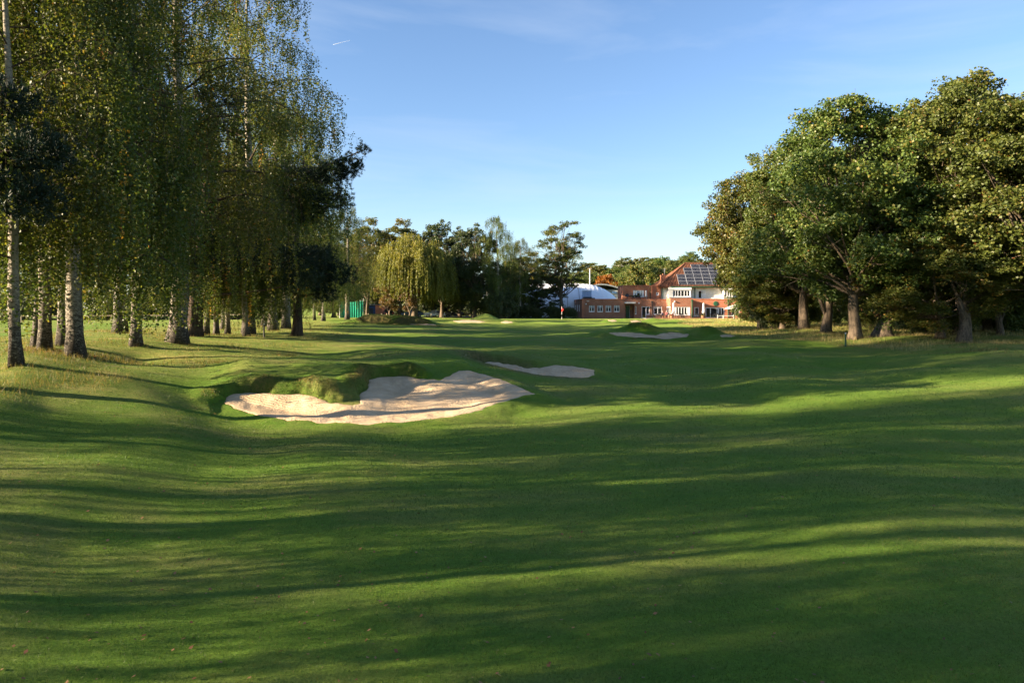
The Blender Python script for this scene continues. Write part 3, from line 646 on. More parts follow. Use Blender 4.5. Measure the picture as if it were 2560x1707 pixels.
def willow_parts(seed, H=15, Rr=7, mat='leaf_willow', ns=2900, leaf=.075):
    r = np.random.default_rng(seed); mb = MB(); pts, rad = trunk_tube(mb, H*.62, .55, (.4, 0), r=r, flare=.5); P, Ls = [], []
    for i in range(16):
        a = i*2.4; e = (math.cos(a)*Rr*.62, math.sin(a)*Rr*.62, H*r.uniform(.66, .93)); zb = H*r.uniform(.16, .5)
        mb.tube(wavy((0.1, 0, zb), e, 6, .09, r), [.24, .2, .16, .12, .09, .06, .03], 6, False)
    for i in range(ns):
        # domed tiers: bunches of strands falling from arched boughs
        if i % 12 == 0:
            u = unit(r.normal(0, 1, 3)); u[2] = abs(u[2])*.9; k = r.uniform(.58, 1.06); bc = np.array([u[0]*Rr*k, u[1]*Rr*k, H*.50+u[2]*H*.47*k]); bt = r.normal(0, .12)
        p = bc + r.normal(0, 1, 3)*np.array([.38, .38, .3]); L = min(r.uniform(1.6, 5.6), p[2]-r.uniform(1.6, 3.4))
        if L > .4: P.append((*p, bt)); Ls.append(L)
    P = np.array(P); Ls = np.array(Ls); cnt = (Ls/.075).astype(int); ii = np.repeat(np.arange(len(Ls)), cnt); f = r.uniform(0, 1, len(ii))
    rad2 = unit(P[:,:2]); c = P[ii,:3].copy(); c[:,2] -= f*Ls[ii]; c[:,:2] += rad2[ii]*(.5*np.sin(f*1.6))[:,None]; c += r.normal(0, .075, c.shape)
    tint = np.clip(r.beta(2, 2.2, len(c))+P[ii,3]+.1-.25*f, 0, 1); d = np.tile([0, 0, -1.], (len(c), 1))
    return mb, leaf_mesh('crown', c, leaf, M[mat], seed, 2.2, dirs=d, tint=tint)

def bush_parts(seed, W, Hh, D, n=9, sub=22, per=34, leaf=.06, mat='leaf_oak', sub_r=(.2, .4)):
    r = np.random.default_rng(seed); C = []; mb = MB(); T = []
    for i in range(n):
        c = np.array([r.uniform(-1, 1)*W*.7, r.uniform(-1, 1)*D*.6, Hh*r.uniform(.3, .72)]); R_ = Hh*r.uniform(.25, .42)
        mb.tube(wavy((c[0]*.3, c[1]*.3, -.1), tuple(c), 3, .1, r), [.05, .04, .03, .02], 5, False)
        u = unit(r.normal(0, 1, (sub, 3))); sc = c+u*np.array([1.25, 1.1, 1])*(R_*r.uniform(.5, 1.1, sub))[:,None]; sc[:,2] = np.abs(sc[:,2]-.1)+.1
        m = r.poisson(per, sub); ii = np.repeat(np.arange(sub), m); q = unit(r.normal(0, 1, (len(ii), 3)))*(r.uniform(*sub_r, sub)[ii]*r.uniform(.2, 1, len(ii))**.5)[:,None]
        C.append(sc[ii]+q); T.append(np.clip(r.beta(2, 2.4, len(ii))+r.normal(0, .1), 0, .99))
    c = np.concatenate(C); c[:,2] = np.abs(c[:,2])
    return mb, leaf_mesh('foliage', c, leaf, M[mat], seed, 1.2, tint=np.concatenate(T))

def put(px, Y): x = at(px, Y); return (x, Y, gz(x, Y)-.03)

# ---- silver birch belt on the left
bp_ = [birch_parts(101, 21, 4.6, .22, lowreach=1.4), birch_parts(102, 23, 5.4, .36, nl=42, low=.24), birch_parts(103, 18, 4.0, .175, low=.18, lean=(.8, .2)), birch_parts(104, 24, 6.4, .36, nl=44, low=.22, leaf=.058, gap=.047, lean=(-.6, 0)),
       birch_parts(105, 20, 4.6, .27, low=.16, strand=(1.2, 4.2), lowreach=.5)]
birch_protos = []
BG = 'silver birches in the belt left of the fairway'
hero = [(190, 27.4, 4, .3, (1.08, 1.08, 1), 'thick leaning silver birch with sunlit flaking bark and sprays hanging to the grass'),
        (445, 37.6, 1, 1.2, (1.2, 1.2, 1), 'stout dark based silver birch standing forward of the black pine'),
        (620, 52, 3, 2.0, (1.15, 1.15, 1.06), 'tallest silver birch, its drooping branches reaching out against the sky'),
        (40, 23.5, 2, 4.4, (1.0, 1.0, 1), 'slightly leaning silver birch nearest the left edge of the picture'),
        (113, 27.9, 0, 3.6, (1, 1, .95), 'pale double stemmed looking silver birch rising from the red leaf litter')]
for px, Y, v, rz, sc, lb in hero:
    mb, cm = bp_[v]; t = tree_thing('birch_tree', lb, 'tree', mb, 'birch_bark', cm, put(px, Y), rz, BG, sc); birch_protos.append((v, t))
bproto = {v: t for v, t in birch_protos}
more = [(90, 29.5, 2, 1.0, (.95, .95, .95), 'slim brown stemmed birch just left of the pale birch in the leaf litter'),
        (157, 32, 0, 5.1, (1, 1, .92), 'grey upright birch between the pale birch and the thick leaning birch'),
        (340, 35, 4, 2.9, (.9, .9, .88), 'dark birch half hidden by its own hanging sprays'),
        (513, 49, 2, 0.4, (1.1, 1.1, .62), 'birch leaning left just right of the black pine trunk'),
        (541, 50, 0, 2.2, (.85, .85, .5), 'pale short trunked birch, middle of the three behind the black pine'),
        (568, 52, 0, 4.1, (.85, .85, .55), 'brown barked birch, right of the three behind the black pine'),
        (616, 47.5, 4, .9, (.8, .8, .55), 'birch whose low sprays hang just left of the black marker post'),
        (683, 60, 1, 3.3, (1.1, 1.1, .80), 'grey birch just right of the black marker post, with a leaning twin stem'),
        (715, 66, 3, 4.4, (1.05, 1.05, .80), 'rounded weeping birch crown behind the jagged pine'),
        (300, 43, 1, 2.7, (1.05, 1.05, .88), 'birch in the gap behind the birch hidden by its own sprays'),
        (560, 64, 3, 3.9, (.85, .85, .78), 'broad weeping birch rising behind the three trunks right of the pine'),
        (656, 74, 2, 5.6, (1, 1, .6), 'thin pale birch far behind the black marker post'),
        (663, 72, 0, 0.6, (.8, .8, .5), 'thin pinkish birch close beside the thin pale one'),
        (712, 78, 2, 2.4, (1.1, 1.1, .65), 'dark twisted birch between the marker post and the far mound'),
        (745, 86, 1, 4.3, (.85, .85, .68), 'birch behind the low limb of the second pine'),
        (786, 104, 0, 1.7, (.9, .9, .72), 'small pale trunked birch in the dry grass left of the green netting'),
        (808, 100, 4, 3.0, (1.0, 1.0, .72), 'stocky grey birch with weeping sprays left of the green netting'),
        (868, 112, 1, 2.6, (1.0, 1.0, .72), 'wide footed birch beside the green netting'),
        (455, 62, 2, 3.1, (.9, .9, .9), 'slender birch deep in the belt behind the hanging sprays')]
for px, Y, v, rz, sc, lb in more: copy_tree(bproto[v], put(px, Y), rz, lb, BG, sc)
# the belt carries on past the left edge towards the camera; its shadows fall across the foreground
OFFG = 'belt of birches beyond the left edge of the picture'
for i, (x, y, v, s, hz) in enumerate([(-14.8,14.2,2,.8,.95),(-23,6.5,1,.55,.8),(-17.5,9.6,0,.62,.9),(-15.5,5.6,2,.68,.85),(-19,1.4,0,.6,.8),(-16,-3.2,2,.75,.8),(-19,-8.5,1,.6,.8),(-26,12.5,4,.6,.85),(-28,-3,4,.7,.8),(-24,-14,0,.8,.8)]):
    copy_tree(bproto[v], (x, y, gz(x, y)-.03), i*1.3, 'silver birch in the belt beyond the left edge of the picture', OFFG, (s, s, hz))

# ---- pines
mb, cm = pine_parts(201, 15, [(1.5,0,14.5,2.0,.8),(-1.5,.5,12.5,2.0,.7),(3.0,-.5,5.6,1.9,.7),(5.2,-.8,4.6,2.2,.8),(2.2,.6,8,1.8,.7),(-2.6,0,6,1.8,.7),(0,0,10.5,2,.8),(1.6,-1,4.4,1.6,.6),(-1.5,-.8,4.6,1.5,.6),(6.6,-.5,3.4,1.3,.6),(7.3,-.4,5.0,1.2,.5),(0.2,.4,6.6,2.2,.8)], .48, (1.2, 0), n_t=100)
tree_thing('pine_tree', 'black looking pine with a thick leaning trunk behind the stout birch', 'tree', mb, 'pine_bark', cm, put(483, 45))
mb, cm = pine_parts(202, 13.5, [(4.0,-.3,13.0,1.5,.7),(2.6,0,12.4,1.9,.9),(.6,0,12.0,1.9,.9),(-1.3,.4,12.6,1.6,.8),(5.3,-.3,14.2,.55,.5),(2.4,-.4,10.4,1.9,.8),(.2,0,9.4,1.9,.8),(-1.8,0,8.4,1.5,.7),(-.6,-.5,6.2,2.0,.8),(1.6,-.6,5.9,2.0,.8),(3.0,-.6,4.8,1.6,.8),(-2.8,-.3,5.3,1.7,.7),(.6,-.6,4.2,1.9,.8),(2.3,-.6,3.3,1.1,.8),(-1.4,0,10.8,1.6,.7)], .36, (.4, 0), tuft=.2, n_t=120)
tree_thing('pine_tree', 'dark pine with a jagged top jutting out against the sky right of the birches', 'tree', mb, 'pine_bark', cm, put(742, 51), 0, None, (.88, .88, .90))
mb, cm = pine_parts(203, 9.5, [(1.6,0,5.6,1.5,.7),(2.3,.2,7.0,1.2,.6),(1.0,0,8.4,1.4,.6),(.4,0,6.4,1.6,.7),(-1,0,7,1.5,.6),(-1.2,.2,5,1.5,.6)], .26, (.3, 0), tuft=.15, n_t=190)
tree_thing('pine_tree', 'dark pine bough reaching in from the left edge of the picture', 'tree', mb, 'pine_bark', cm, put(-105, 20.5), 0, None, (.9, .9, .95))

# ---- oaks on the right
def dome_prof(t): return (1.45-1.5*t) if t < .3 else max(.35, math.sqrt(max(0, 1-max(0, t-.45)**2*2.2)))
oak1 = lobe_parts(301, 18.5, 5.7, 2.4, .42, 72, 26, 54, .105, shell=.6, sub_r=(.4, .8), lobe_r=(1.4, 2.3), lean=(.4, 0), profile=dome_prof)
oak2 = lobe_parts(302, 20.0, 6.0, 2.6, .46, 76, 26, 54, .105, shell=.6, sub_r=(.4, .8), lobe_r=(1.4, 2.3), lean=(-.5, .3), profile=dome_prof)
oak3 = lobe_parts(303, 17.0, 5.6, 1.6, .38, 66, 25, 52, .108, sub_r=(.4, .8), lobe_r=(1.3, 2.2), mat='leaf_oak_gold', profile=dome_prof)
OG = 'broadleaf trees right of the fairway'
oA = tree_thing('oak_tree', 'tall oak with a straight ivy clad trunk behind the right marker post', 'tree', oak1[0], 'oak_bark', oak1[1], put(2138, 52), .4, OG, (1, 1, .90))
oB = tree_thing('oak_tree', 'tall crowned oak above the forked sunlit trunk, right of the straight one', 'tree', oak2[0], 'oak_bark', oak2[1], put(2400, 52), 1.4, OG, (1.05, 1.05, .90))
oC = tree_thing('oak_tree', 'turning yellow green oak at the left end of the right hand trees', 'tree', oak3[0], 'oak_bark', oak3[1], put(1905, 76), 2.4, OG, (1.0, 1.0, .98))
for src, px, Y, rz, sc, lb in [(oA, 2625, 47, 2.0, (1.1, 1.1, .87), 'oak whose crown leaves the picture at the right edge'),
        (oB, 2010, 66, 4.0, (.95, .95, .86), 'round headed oak between the yellowing oak and the tall straight one'),
        (oC, 1900, 98, 0.6, (.95, .95, .9), 'oak behind the yellowing one, overhanging the clubhouse roof and terrace'),
        (oC, 1955, 72, 5.1, (.75, .75, .55), 'low spreading oak in front of the yellowing oak'),
        (oA, 2290, 70, 3.0, (1.1, 1.1, 1.14), 'oak in the back row between the two tallest crowns'),
        (oC, 2470, 60, 1.1, (1, 1, .62), 'low branched oak with foliage down to the grass on the right'),
        (oB, 2660, 60, .3, (1, 1, 1.0), 'oak behind the right edge of the picture'),
        (oC, 2090, 86, 3.3, (1, 1, .8), 'shaded oak in the third row beyond the straight trunk'),
        (oC, 2360, 86, 4.3, (1.1, 1.1, .9), 'shaded oak in the third row beyond the forked trunk'),
        (oC, 2600, 84, 2.1, (1.1, 1.1, .9), 'shaded oak in the third row near the right edge'),
        (oC, 2230, 104, 1.9, (1.3, 1.3, .8), 'dark oak deep behind the forked sunlit trunk'), (oC, 2480, 106, 2.9, (1.3, 1.3, .8), 'dark oak deep behind the leaning trunk'), (oC, 2060, 112, .9, (1.3, 1.3, .75), 'dark oak deep behind the dark forked trunk'), (oC, 2350, 50, 4.6, (.8, .8, .42), 'low young oak with leaves down to the grass between the sunlit and the leaning trunk')]:
    copy_tree(src, put(px, Y), rz, lb, OG, sc)
# forked sunlit oak trunk with ivy
r_ = np.random.default_rng(31); mb = MB(); pts, rad = trunk_tube(mb, 3.6, .62, (.75, 0), top_r=.42, n=14, r=r_, wob=.15, flare=.35)
e = Vector(pts[-1])
for d, L, rr0 in (((-.45,.1,1), 3.6, .30), ((.75,-.2,.9), 2.3, .26), ((.1,.3,1), 4.2, .26), ((-1,.2,.7), 3., .16)):
    v = Vector(d).normalized(); P = wavy(e-v*.35, e+v*L, 6, .07, r_); mb.tube(P, [rr0*(1-.12*q) for q in range(7)], 8, False)
    for q in range(5):
        w = (v+Vector(r_.normal(0, .6, 3))).normalized(); mb.tube(wavy(P[2+q % 4], Vector(P[2+q % 4])+w*r_.uniform(1.5, 3), 4, .1, r_), [.09, .07, .05, .03, .015], 5, False)
C = []
for i in range(26):
    c = np.array([e.x, e.y, 6.5])+r_.normal(0, 1, 3)*np.array([1.9, 1.4, 1.2]); k = 260; C.append(c+unit(r_.normal(0, 1, (k, 3)))*(r_.uniform(.2, .75, k))[:,None])
n = 2600; zz = r_.uniform(0, 1, n)**.8*3.3+.2; an = r_.uniform(0, 6.28, n); rr2 = np.interp(zz, [p[2] for p in pts], rad)+r_.uniform(.02, .16, n); k = r_.uniform(0, 1, n) < np.clip(.55+.5*np.cos(an-4.0), 0, 1)*(zz > .5)
ivy = np.stack([np.interp(zz, [p[2] for p in pts], [p[0] for p in pts])+np.cos(an)*rr2, np.interp(zz, [p[2] for p in pts], [p[1] for p in pts])+np.sin(an)*rr2, zz], -1)[k]
M['ivy'] = leaf_mat('ivy_leaves', [(0, (.03, .07, .012)), (.5, (.07, .14, .02)), (1, (.14, .20, .03))], .3, spec=.4)
tree_thing('oak_tree', 'forked oak with a thick sunlit trunk wrapped in bright ivy', 'tree', mb, 'oak_bark', leaf_mesh('crown', np.concatenate(C), .085, M['leaf_dark'], 32, 1.15), put(2208, 52.6), 0, OG, (.9, .9, .9),
           extra=[('ivy', leaf_mesh('ivy', ivy, .06, M['ivy'], 33, 1.1))])
r_ = np.random.default_rng(41)
mb = MB(); trunk_tube(mb, 7, .42, (.3, 0), r=r_); 
for q in range(5): mb.tube(wavy((.1, 0, 1.2+q*.6), (r_.uniform(-2.5, 2.5), r_.uniform(-1, 1), 4.5+r_.uniform(0, 2)), 5, .1, r_), [.2, .17, .13, .1, .07, .04], 6, False)
C = [np.array([r_.uniform(-2.2, 2.2), r_.uniform(-1.5, 1.5), r_.uniform(4, 7.5)])+unit(r_.normal(0, 1, (240, 3)))*(r_.uniform(.2, .8, 240))[:,None] for _ in range(26)]
dk = tree_thing('oak_tree', 'dark forked oak trunk left of the straight one', 'tree', mb, 'oak_bark', leaf_mesh('crown', np.concatenate(C), .085, M['leaf_dark'], 42, 1.15), put(2066, 62), 0, OG)
copy_tree(dk, put(2408, 48.5), 1.0, 'dark leaning oak trunk under low foliage at the right', OG, (1, 1, .9))
copy_tree(dk, put(2500, 55), 3.0, 'small broken oak trunk in the shade near the right edge', OG, (.6, .6, .7))

# understorey bushes
UG = 'bushes under the right hand trees'
b1 = bush_parts(401, 2.6, 2.6, 1.6, 10, 26, 42, .065); b2 = bush_parts(402, 3.2, 3.4, 1.8, 12, 26, 42, .07, mat='leaf_dark'); b3 = bush_parts(403, 1.8, 1.5, 1.2, 8, 22, 40, .05, mat='leaf_oak_gold')
def bush(parts, nm, lb, loc, rz=0, sc=(1, 1, 1), g=UG):
    t = thing(nm, lb, 'bush', loc, rz, g); t.scale = sc; parts[0].build('stem', M['oak_bark'], t, True); link('foliage', parts[1], t); return t
p1 = bush(b1, 'bush', 'round leafy bush at the corner of the terrace lawn', put(1885, 98))
p2 = bush(b2, 'bush', 'dark evergreen bush at the foot of the yellowing oak', put(1945, 74), 0, (.9, .9, 1.1))
p3 = bush(b3, 'bush', 'olive bush in the gap right of the dark evergreen bush', put(2010, 76), 0, (1.2, 1, 1.5))
for s_, px, Y, rz, sc, lb in [(p1, 1935, 88, 1, (1, 1, 1.1), 'leafy bush behind the dark evergreen bush'), (p1, 2065, 84, 2, (1.3, 1, 1.2), 'bush seen below the dark forked oak'), (p2, 2130, 92, 1, (1.2, 1, 1), 'dark bush behind the straight oak trunk'),
        (p3, 2175, 66, 2, (.6, .6, .9), 'small pale bush between the straight and the forked trunk'), (p2, 2290, 72, 3, (1.2, 1, 1), 'dark bush right of the forked sunlit trunk'), (p3, 2285, 58, 4, (.6, .6, .7), 'small sprouting bush at the foot of the trees right of the forked trunk'),
        (p1, 2360, 60, 5, (1.1, 1, 1.2), 'bush left of the dark leaning trunk'), (p2, 2330, 54, 5, (.9, .9, 1.1), 'shaded bush hiding the gap left of the dark leaning trunk'), (p2, 2480, 62, 1.5, (1.2, 1, 1.2), 'dark bush beyond the dark leaning trunk'), (p1, 2580, 58, .3, (1.2, 1, 1.1), 'bush at the right edge of the picture'),
        (p2, 2230, 96, .3, (1.6, 1, 1.2), 'dark bush deep in the shade behind the forked trunk'), (p2, 2400, 98, 2.3, (1.8, 1, 1.3), 'dark bush deep in the shade behind the leaning trunk'), (p2, 2560, 96, 4.3, (1.8, 1, 1.3), 'dark bush deep in the shade near the right edge'),
        (p2, 2000, 110, 4.3, (1.5, 1, 1.2), 'dark bush beyond the olive bush')]:
    copy_tree(s_, put(px, Y), rz, lb, UG, sc)

# ---- middle distance trees round the far green
MG = 'trees behind the far green'
mb, cm = willow_parts(501, 15.4, 7.0)
tree_thing('willow_tree', 'golden green weeping willow with curtains of foliage behind the far mound', 'tree', mb, 'oak_bark', cm, put(1036, 134), 0, MG, (1, 1, 1.05))
wk = copy_tree(bpy.data.objects['willow_tree'], put(1105, 146), 2.2, 'darker right half of the weeping willow group with a leaning trunk', MG, (.8, .8, .86))
m1 = lobe_parts(511, 19, 4.6, 2.5, .35, 46, 20, 42, .12, sub_r=(.35, .6), mat='leaf_oak_gold'); m2 = lobe_parts(512, 17, 4.6, 1.0, .35, 46, 20, 42, .12, sub_r=(.35, .6), mat='leaf_dark')
m3 = lobe_parts(513, 21, 4.6, 4.0, .35, 84, 14, 24, .10, sub_r=(.3, .55), mat='leaf_oak', lobe_r=(.7, 1.3), squash=.6, shell=.3)
m4 = lobe_parts(514, 4.8, 1.6, 1.0, .10, 14, 12, 30, .09, lobe_r=(.5, .8), mat='leaf_brown', sub_r=(.2, .4))
tm1 = tree_thing('broadleaf_tree', 'olive green tree filling the gap between the birches and the willow', 'tree', m1[0], 'oak_bark', m1[1], put(918, 138), 0, MG, (.9, .9, .98))
tm2 = tree_thing('broadleaf_tree', 'dense dark tree standing right of the willow', 'tree', m2[0], 'oak_bark', m2[1], put(1185, 140), 0, MG, (1.0, 1, 1.02))
tm3 = tree_thing('broadleaf_tree', 'tall open branched tree with sky showing through left of the white dome', 'tree', m3[0], 'oak_bark', m3[1], put(1405, 150), .5, MG, (1.2, 1.1, .97))
tm4 = tree_thing('small_tree', 'small brown leaved tree before the parked cars, left one', 'tree', m4[0], 'oak_bark', m4[1], put(978, 131), 0, MG, (1.5, 1.3, 1.3))
for s_, px, Y, rz, sc, lb in [(tm1, 1000, 151, 1, (1.05, 1.05, 1.06), 'tall tree top showing above the left of the willow'), (tm2, 1085, 151, 2, (1.1, 1.1, 1.16), 'tall tree top showing above the right of the willow'), (tm2, 1150, 148, 3, (1, 1, 1.06), 'dark pointed tree between willow and white birch'),
        (tm1, 870, 150, 3, (.9, .9, .9), 'olive tree behind the wide footed birch'), (tm4, 1020, 129, 2.5, (1.3, 1.1, 1.25), 'small brown leaved tree before the parked cars, right one'),
        (tm2, 1345, 150, .7, (1.05, 1.05, .56), 'low round dark tree left of the flag'), (tm2, 1275, 150, 1.7, (.9, .9, .7), 'mid green tree behind the far white birch'),
        (tm2, 960, 160, 2.9, (1.2, 1.2, .8), 'tree behind the small brown trees'), (tm2, 1120, 158, .9, (1.2, 1.2, .75), 'dark tree behind the willow trunk')]:
    copy_tree(s_, put(px, Y), rz, lb, MG, sc)
for i_, px_ in enumerate(range(800, 1345, 47)):
    copy_tree((tm2, tm1)[i_ % 4 == 3], put(px_, 196+(i_*7) % 11), i_*1.7, 'dark tree in the row closing the view behind the car park', 'tree row behind the car park', (1.5, 1.3, .62+.09*(i_*5 % 4)))
copy_tree(bproto[3], put(1246, 138), .8, 'far weeping birch with a white trunk between the dark trees', MG, (.75, .75, .78))
copy_tree(bproto[1], put(1300, 146), 2.8, 'far weeping birch just left of the open branched tree', MG, (.9, .9, .66))
# tree line that closes the field at the far left
FG = 'trees along the far side of the left field'
for i in range(16):
    x = -150+i*8.2+random.Random(i).uniform(-2, 2); y = 118+i*2.2+random.Random(i+9).uniform(-5, 5)
    copy_tree((tm1, tm2)[i % 3 > 0], (x, y, gz(x, y)), i*1.1, 'dark broadleaf tree on the far side of the field at the left', FG, (1.2, 1.2, .85))
# hedge left of the flag
hg = bush_parts(520, 11, 2.4, 1.6, 40, 26, 30, .10, mat='leaf_dark', sub_r=(.25, .5))
bush(hg, 'hedge', 'long dark hedge behind the far green left of the clubhouse', put(1345, 141), 0, (.95, 1, 1), None)['category'] = 'hedge'
hg2 = copy_tree(bpy.data.objects['hedge'], put(1165, 172), 0, 'long dark hedge closing the far side of the car park', None, (1.1, 1, 1.5))
hg3 = copy_tree(bpy.data.objects['hedge'], put(985, 174), 0, 'long dark hedge behind the small brown trees', None, (1.1, 1, 1.5))

copy_tree(p2, put(1262, 136), .8, 'dark bush at the foot of the far white birch', 'bushes behind the far green', (1.3, 1, 1.7))
copy_tree(p1, put(1228, 137), 1.8, 'leafy bush left of the far white birch', 'bushes behind the far green', (1.3, 1, 1.7))
# wooded hill
HG = 'trees on the wooded hill'
h1 = lobe_parts(601, 13, 5.2, .5, .3, 34, 12, 26, .22, mat='leaf_oak', sub_r=(.5, .9), lobe_r=(1.4, 2.2), limbs=False); h2 = lobe_parts(602, 13, 5.2, .5, .3, 34, 12, 26, .22, mat='leaf_oak_gold', sub_r=(.5, .9), lobe_r=(1.4, 2.2), limbs=False)
h3 = lobe_parts(603, 11, 4.6, .5, .3, 30, 12, 26, .22, mat='leaf_orange', sub_r=(.5, .9), lobe_r=(1.2, 2.0), limbs=False)
def hput(px, Y): x = at(px, Y); return (x, Y, gz(x, Y)-.3)
th1 = tree_thing('hill_tree', 'mid green tree low on the wooded hill behind the white dome', 'tree', h1[0], 'oak_bark', h1[1], hput(1555, 330), 0, HG)
th2 = tree_thing('hill_tree', 'tall olive gold tree behind the brick upper storey', 'tree', h2[0], 'oak_bark', h2[1], hput(1610, 215), 0, HG, (1.0, 1.0, 1.22))
th3 = tree_thing('hill_tree', 'orange autumn tree above the right end of the white dome', 'tree', h3[0], 'oak_bark', h3[1], hput(1514, 232), 0, HG, (.95, .95, 1.15))
copy_tree(th2, hput(1645, 222), 1.4, 'olive gold tree just left of the clubhouse chimney', HG, (1, 1, 1.15)); copy_tree(th2, hput(1575, 226), 2.4, 'yellowing tree left of the olive gold one', HG, (.9, .9, 1.05))
copy_tree(th3, hput(1562, 262), 2.0, 'small orange tree beside the olive gold ones', HG, (.5, .5, .9)); copy_tree(th1, hput(1540, 262), .3, 'green tree right of the orange tree', HG, (1, 1, 1.1))
copy_tree(th1, hput(1480, 250), .9, 'green tree left of the orange tree', HG, (1.1, 1.1, 1.1)); copy_tree(th2, hput(1720, 240), .9, 'gold green tree above the clubhouse ridge', HG, (1.2, 1.2, 1.25)); copy_tree(th1, hput(1765, 250), .9, 'green tree rising behind the clubhouse roof', HG, (1.2, 1.2, 1.2))
rr_ = random.Random(5); k = 0
for Y in (300, 345, 390, 430, 470):
    for px in range(1400, 1900, 27 if Y < 420 else 23):
        k += 1; s = rr_.uniform(.85, 1.25)
        copy_tree((th1, th1, th2)[k % 3], hput(px+rr_.uniform(-9, 9), Y+rr_.uniform(-14, 14)), rr_.uniform(0, 6), ('mid green tree among many on the wooded hill', 'mid green tree among many on the wooded hill', 'olive gold tree among many on the wooded hill')[k % 3], HG+(' (green)' if k % 3 < 2 else ' (olive)'), (s*1.15, s*1.15, s*rr_.uniform(.75, 1.05)))

# ------------------------------------------------------------------ clubhouse
Y0 = 143.0; G = 1.62
def X(px, Y=Y0): return (px-CX)/FPX*Y
def Z(py, Y=Y0): return CAMZ+(HORIZON-py)/FPX*Y
club = thing('clubhouse', 'red brick and white rendered clubhouse with tiled roof behind the terrace', 'building', (0, 0, 0))

def wall_holes(mb, x0, x1, z0, z1, y0, y1, holes):
    """front wall x0..x1, z0..z1, thickness y0..y1 with real openings (hx0,hx1,hz0,hz1)"""
    xs = sorted({x0, x1, *[v for h in holes for v in h[:2]]}); zs = sorted({z0, z1, *[v for h in holes for v in h[2:4]]})
    xs = [v for v in xs if x0 <= v <= x1]; zs = [v for v in zs if z0 <= v <= z1]
    for a, b in zip(xs, xs[1:]):
        run = None
        for c, d in zip(zs, zs[1:]):
            hole = any(h[0] < (a+b)/2 < h[1] and h[2] < (c+d)/2 < h[3] for h in holes)
            if hole:
                if run: mb.box(a, b, y0, y1, run[0], run[1]); run = None
            else: run = (run[0], d) if run else (c, d)
        if run: mb.box(a, b, y0, y1, run[0], run[1])

def window(parent, x0, x1, z0, z1, y, mull=(.5,), trans=None, fw=.07, name='window', sill=True, curtain=False):
    """white frame set back in its opening, with panes; y is the wall face"""
    f = MB(); a = y+.07; b = y+.13
    f.box(x0, x1, a, b, z0, z0+fw); f.box(x0, x1, a, b, z1-fw, z1); f.box(x0, x0+fw, a, b, z0+fw, z1-fw); f.box(x1-fw, x1, a, b, z0+fw, z1-fw)
    cuts = [x0+fw/2]+[x0+(x1-x0)*m for m in mull]+[x1-fw/2]
    for m in cuts[1:-1]: f.box(m-fw/2, m+fw/2, a-.004, b-.004, z0+fw, z1-fw)
    if trans is not None:
        zt = z0+(z1-z0)*trans
        for c, d in zip(cuts, cuts[1:]): f.box(c+fw/2, d-fw/2, a-.002, b-.002, zt-fw/2, zt+fw/2)
    if sill: f.box(x0-.05, x1+.05, y-.05, a-.002, z0-.06, z0-.001)
    w = f.build(name, M['frame'], parent)
    for c, d in zip(cuts, cuts[1:]):
        for (p, q) in ([(z0+fw, z1-fw)] if trans is None else [(z0+fw, zt-fw/2), (zt+fw/2, z1-fw)]):
            MB().box(c+fw/2, d-fw/2, a+.03, a+.05, p, q).build('pane', M['glass'], w)
    if curtain:
        cb = MB()
        for s0, s1 in ((x0+fw, x0+(x1-x0)*.2), (x1-(x1-x0)*.2, x1-fw)): cb.box(s0, s1, a+.005, a+.028, z0+fw, z1-fw)
        cb.build('curtain', M['fabric'], w)
    return w

# --- pro shop block, flat roofed
zr = Z(749); sx0, sx1 = X(1455), X(1562)
wins = [(X(a), X(b), Z(779.3), Z(763.6)) for a, b in ((1472.6,1486),(1493.7,1507),(1514.3,1528),(1535,1548.7))]
mb = MB(); wall_holes(mb, sx0, sx1, G-.3, zr, Y0, Y0+.3, wins)
mb.box(sx0, sx0+.3, Y0+.3, Y0+18, G-.3, zr); mb.box(sx0+.3, X(1592), Y0+6, Y0+6.3, G-.3, zr-.1)
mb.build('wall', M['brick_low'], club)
cp = MB(); cp.box(sx0-.06, sx1+.02, Y0-.06, Y0+.36, zr, zr+.14); cp.box(sx0-.06, sx0+.36, Y0+.36, Y0+18, zr, zr+.14); cp.build('parapet', M['brick'], club)
MB().box(sx0+.3, X(1592), Y0+.3, Y0+18, zr-.35, zr-.2).build('flat_roof', M['slate'], club)
for h in wins: window(club, *h, Y0, trans=.72, fw=.10)
MB().box(sx0-.02, sx0+.45, Y0-.03, Y0, G-.3, zr).build('corner_pier', M['brick'], club)
for yy in (Y0+5, Y0+9.5, Y0+14):
    MB().box(sx0-.05, sx0-.002, yy, yy+1.0, Z(779), Z(762)).build('side_window', M['frame'], club); MB().box(sx0-.10, sx0-.052, yy+1.7, yy+1.9, G-.2, zr).build('drainpipe', M['dark'], club)
MB().box(X(1463), X(1484), Y0+3, Y0+5.5, zr-.2, Z(741.5)).build('roof_plant_housing', M['dark'], club)
MB().box(X(1484)+.01, X(1492), Y0+3.2, Y0+5, zr-.2, Z(744)).build('roof_duct', M['black'], club)
